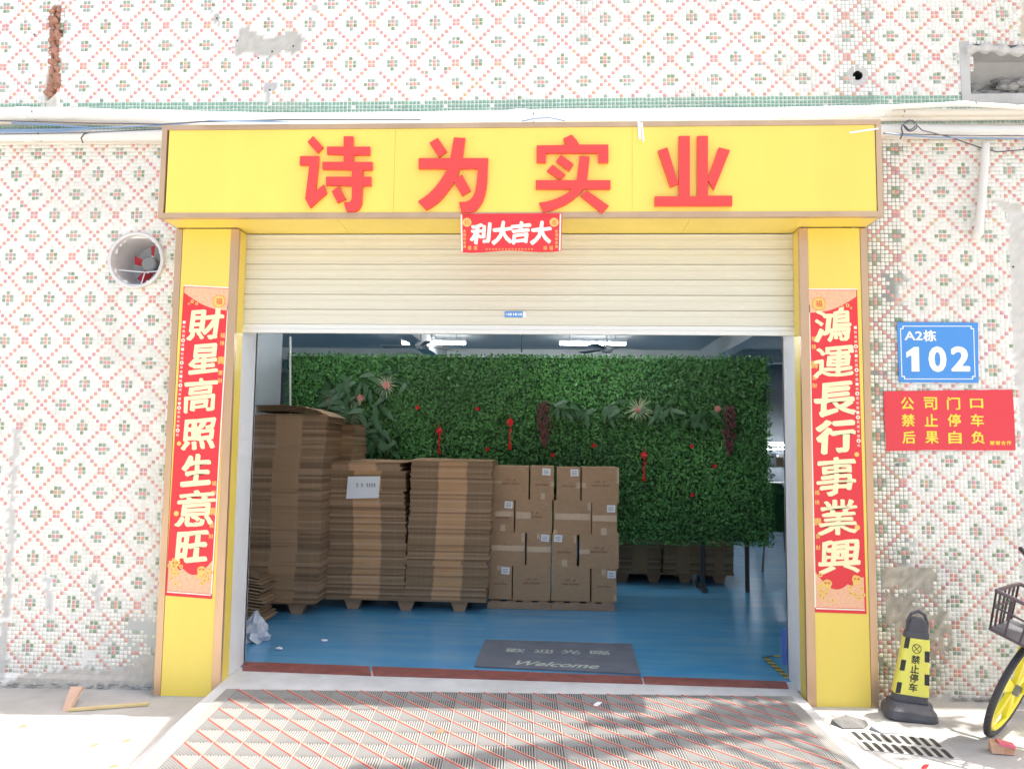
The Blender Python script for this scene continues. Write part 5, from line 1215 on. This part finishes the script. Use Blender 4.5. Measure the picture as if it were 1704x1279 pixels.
s = MB(); s.hexa([c+Vector(v) for v in ((-.03, -.042, .048), (.056, -.046, .030), (.078, .02, .034), (-.01, .03, .052))], [c+Vector(v) for v in ((-.03, -.040, .066), (.056, -.044, .046), (.080, .022, .042), (-.01, .034, .062))]); s.build('pink_flap', mat('pink_flap', (.75, .15, .22), .5), t)
for k, (x, y, lab) in enumerate(((1533, 1277, 'small red scrap on the ground at the bottom edge'), (724, 1225, 'small brown leaf on the ribbed mat'), (988, 1185, 'tiny pale crumb on the ribbed mat'))):
    c = GP(x, y, .006)
    if k: c = G(x, y, .07); c.z = rz(c.y)+.02
    s = MB(); blade(s, c, (.8, .3, .1), .055, .022, -.006); T(s.build('ground_scrap', (M['red_f'], M['card'], M['paper'])[k]), lab, 'litter')
for k, (x, y) in enumerate(((148, 1242), (203, 1234), (180, 1277), (30, 1210))):
    c = GP(x, y, .003); s = MB(); blade(s, c, (.8, .5, .15), .05, .02, .0); T(s.build('dry_leaf', M['card']), 'small dry leaf on the sunlit ground, '+('farthest right of the four' if k == 1 else 'second from the left' if k == 0 else 'nearest the bottom edge' if k == 2 else 'farthest left of the four'), 'leaf', 'dry leaves left of the ramp')
# timber: a stub standing by the wall and a thin lath on the ground
q = GP(106, 1183); zq = q.z
t = T(MB().hexa([(q.x-.015, q.y-.0, zq), (q.x+.022, q.y-.0, zq), (q.x+.03, q.y+.03, zq), (q.x-.01, q.y+.03, zq)], [(q.x-.05, q.y+.14, zq+.11), (q.x+.03, q.y+.14, zq+.11), (q.x+.03, q.y+.165, zq+.10), (q.x-.05, q.y+.165, zq+.10)]).build('timber_stub', mat('pink_timber', (.60, .40, .30), .8, var=.15, scale=12, stretch=(1, 1, .2))), 'short pinkish timber stub leaning against the foot of the left wall', 'timber')
a, b = GP(114, 1182, .004), GP(247, 1172, .004); d = (b-a).normalized(); n = Vector((-d.y, d.x, 0))*.014
T(MB().hexa([a-n, b-n*1.2, b+n*1.2, a+n], [v+Vector((0, 0, .014)) for v in (a-n, b-n*1.2, b+n*1.2, a+n)]).build('timber_lath', mat('yellow_lath', (.66, .52, .26), .7, var=.15, scale=10)), 'thin yellow wooden lath lying on the ground between the stub and the left pillar', 'timber')

pl = thing('shadow_pole', 'added pole out of view high above the signboard, casting a shadow band beside the ramp', 'pole', (.40, 0, 5.6))  # unseen pole added to throw a shadow band along the ramp's left edge
MB().tube([(.40, 0, 5.6), (.93, -3.2, 5.6)], .055, 10).build('pole_tube', M['steel'], pl)
MB().box(.30, .50, -.012, .0, 5.5, 5.7).build('wall_plate', M['steel'], pl)
# ------------------------------------------------------------------ roadside tree outside the picture on the right, it dapples the mat
tr = thing('roadside_tree', 'leafy roadside tree to the right of the doorway, its twigs shading the mat', 'tree', (5.6, -3.6, gz(5.6)))
s = MB(); s.tube([(5.6, -3.6, 0), (5.55, -3.5, 1.5), (5.4, -3.2, 3.2), (5.1, -2.9, 4.6), (4.9, -2.6, 6.0)], [.14, .12, .1, .08, .05], 10); s.build('trunk', M['bark'], tr)
HT = 5.3
def shadow_src(x, y, h): return Vector((x, y, 0))+SUNV*(h/SUNV.z)
STREAKS = [((1.55, -.36), (.95, -.52), .16, 420), ((1.1, -.50), (.25, -.66), .06, 170), ((1.35, -.72), (.75, -.84), .03, 60), ((.85, -.80), (-.15, -1.08), .085, 430), ((-.1, -1.06), (-1.15, -1.42), .06, 240), ((1.7, -1.42), (.2, -1.5), .13, 800), ((2.9, -1.05), (1.9, -.75), .15, 200), ((3.2, -.5), (2.0, -.35), .10, 160)]
sl_ = MB()
for (a, b, wd, n) in STREAKS:
    A_ = shadow_src(*a, HT); B_ = shadow_src(*b, HT)
    s = MB(); s.tube([(5.0, -2.8, 4.9), A_, B_], [.035, .018, .006], 6); s.build('branch', M['bark'], tr)
    for k in range(n):
        u = random.random()**.9; q = A_.lerp(B_, u)+Vector((random.gauss(0, .06), random.gauss(0, wd*.45), random.gauss(0, .12)))
        a_ = random.uniform(0, 2*PI); d = Vector((math.cos(a_), math.sin(a_), random.gauss(0, .25))); e2 = Vector((-d.y, d.x, random.gauss(0, .3)))
        L_ = random.uniform(.04, .075); sl_.add([q-d*L_, q+e2*L_*.45, q+d*L_, q-e2*L_*.45], [(0, 1, 2, 3)])
for k in range(2600):
    q = Vector((5.3+random.gauss(0, .8), -3.0+random.gauss(0, .8), 6.4+random.gauss(0, .7))); a_ = random.uniform(0, 2*PI); d = Vector((math.cos(a_), math.sin(a_), random.gauss(0, .3))); e2 = Vector((-d.y, d.x, random.gauss(0, .4)))
    L_ = .06; sl_.add([q-d*L_, q+e2*L_*.45, q+d*L_, q-e2*L_*.45], [(0, 1, 2, 3)])
sl_.build('crown', M['tleaf'], tr, kind='stuff')

for o in bpy.data.objects:
    if '_o' in o: del o['_o']
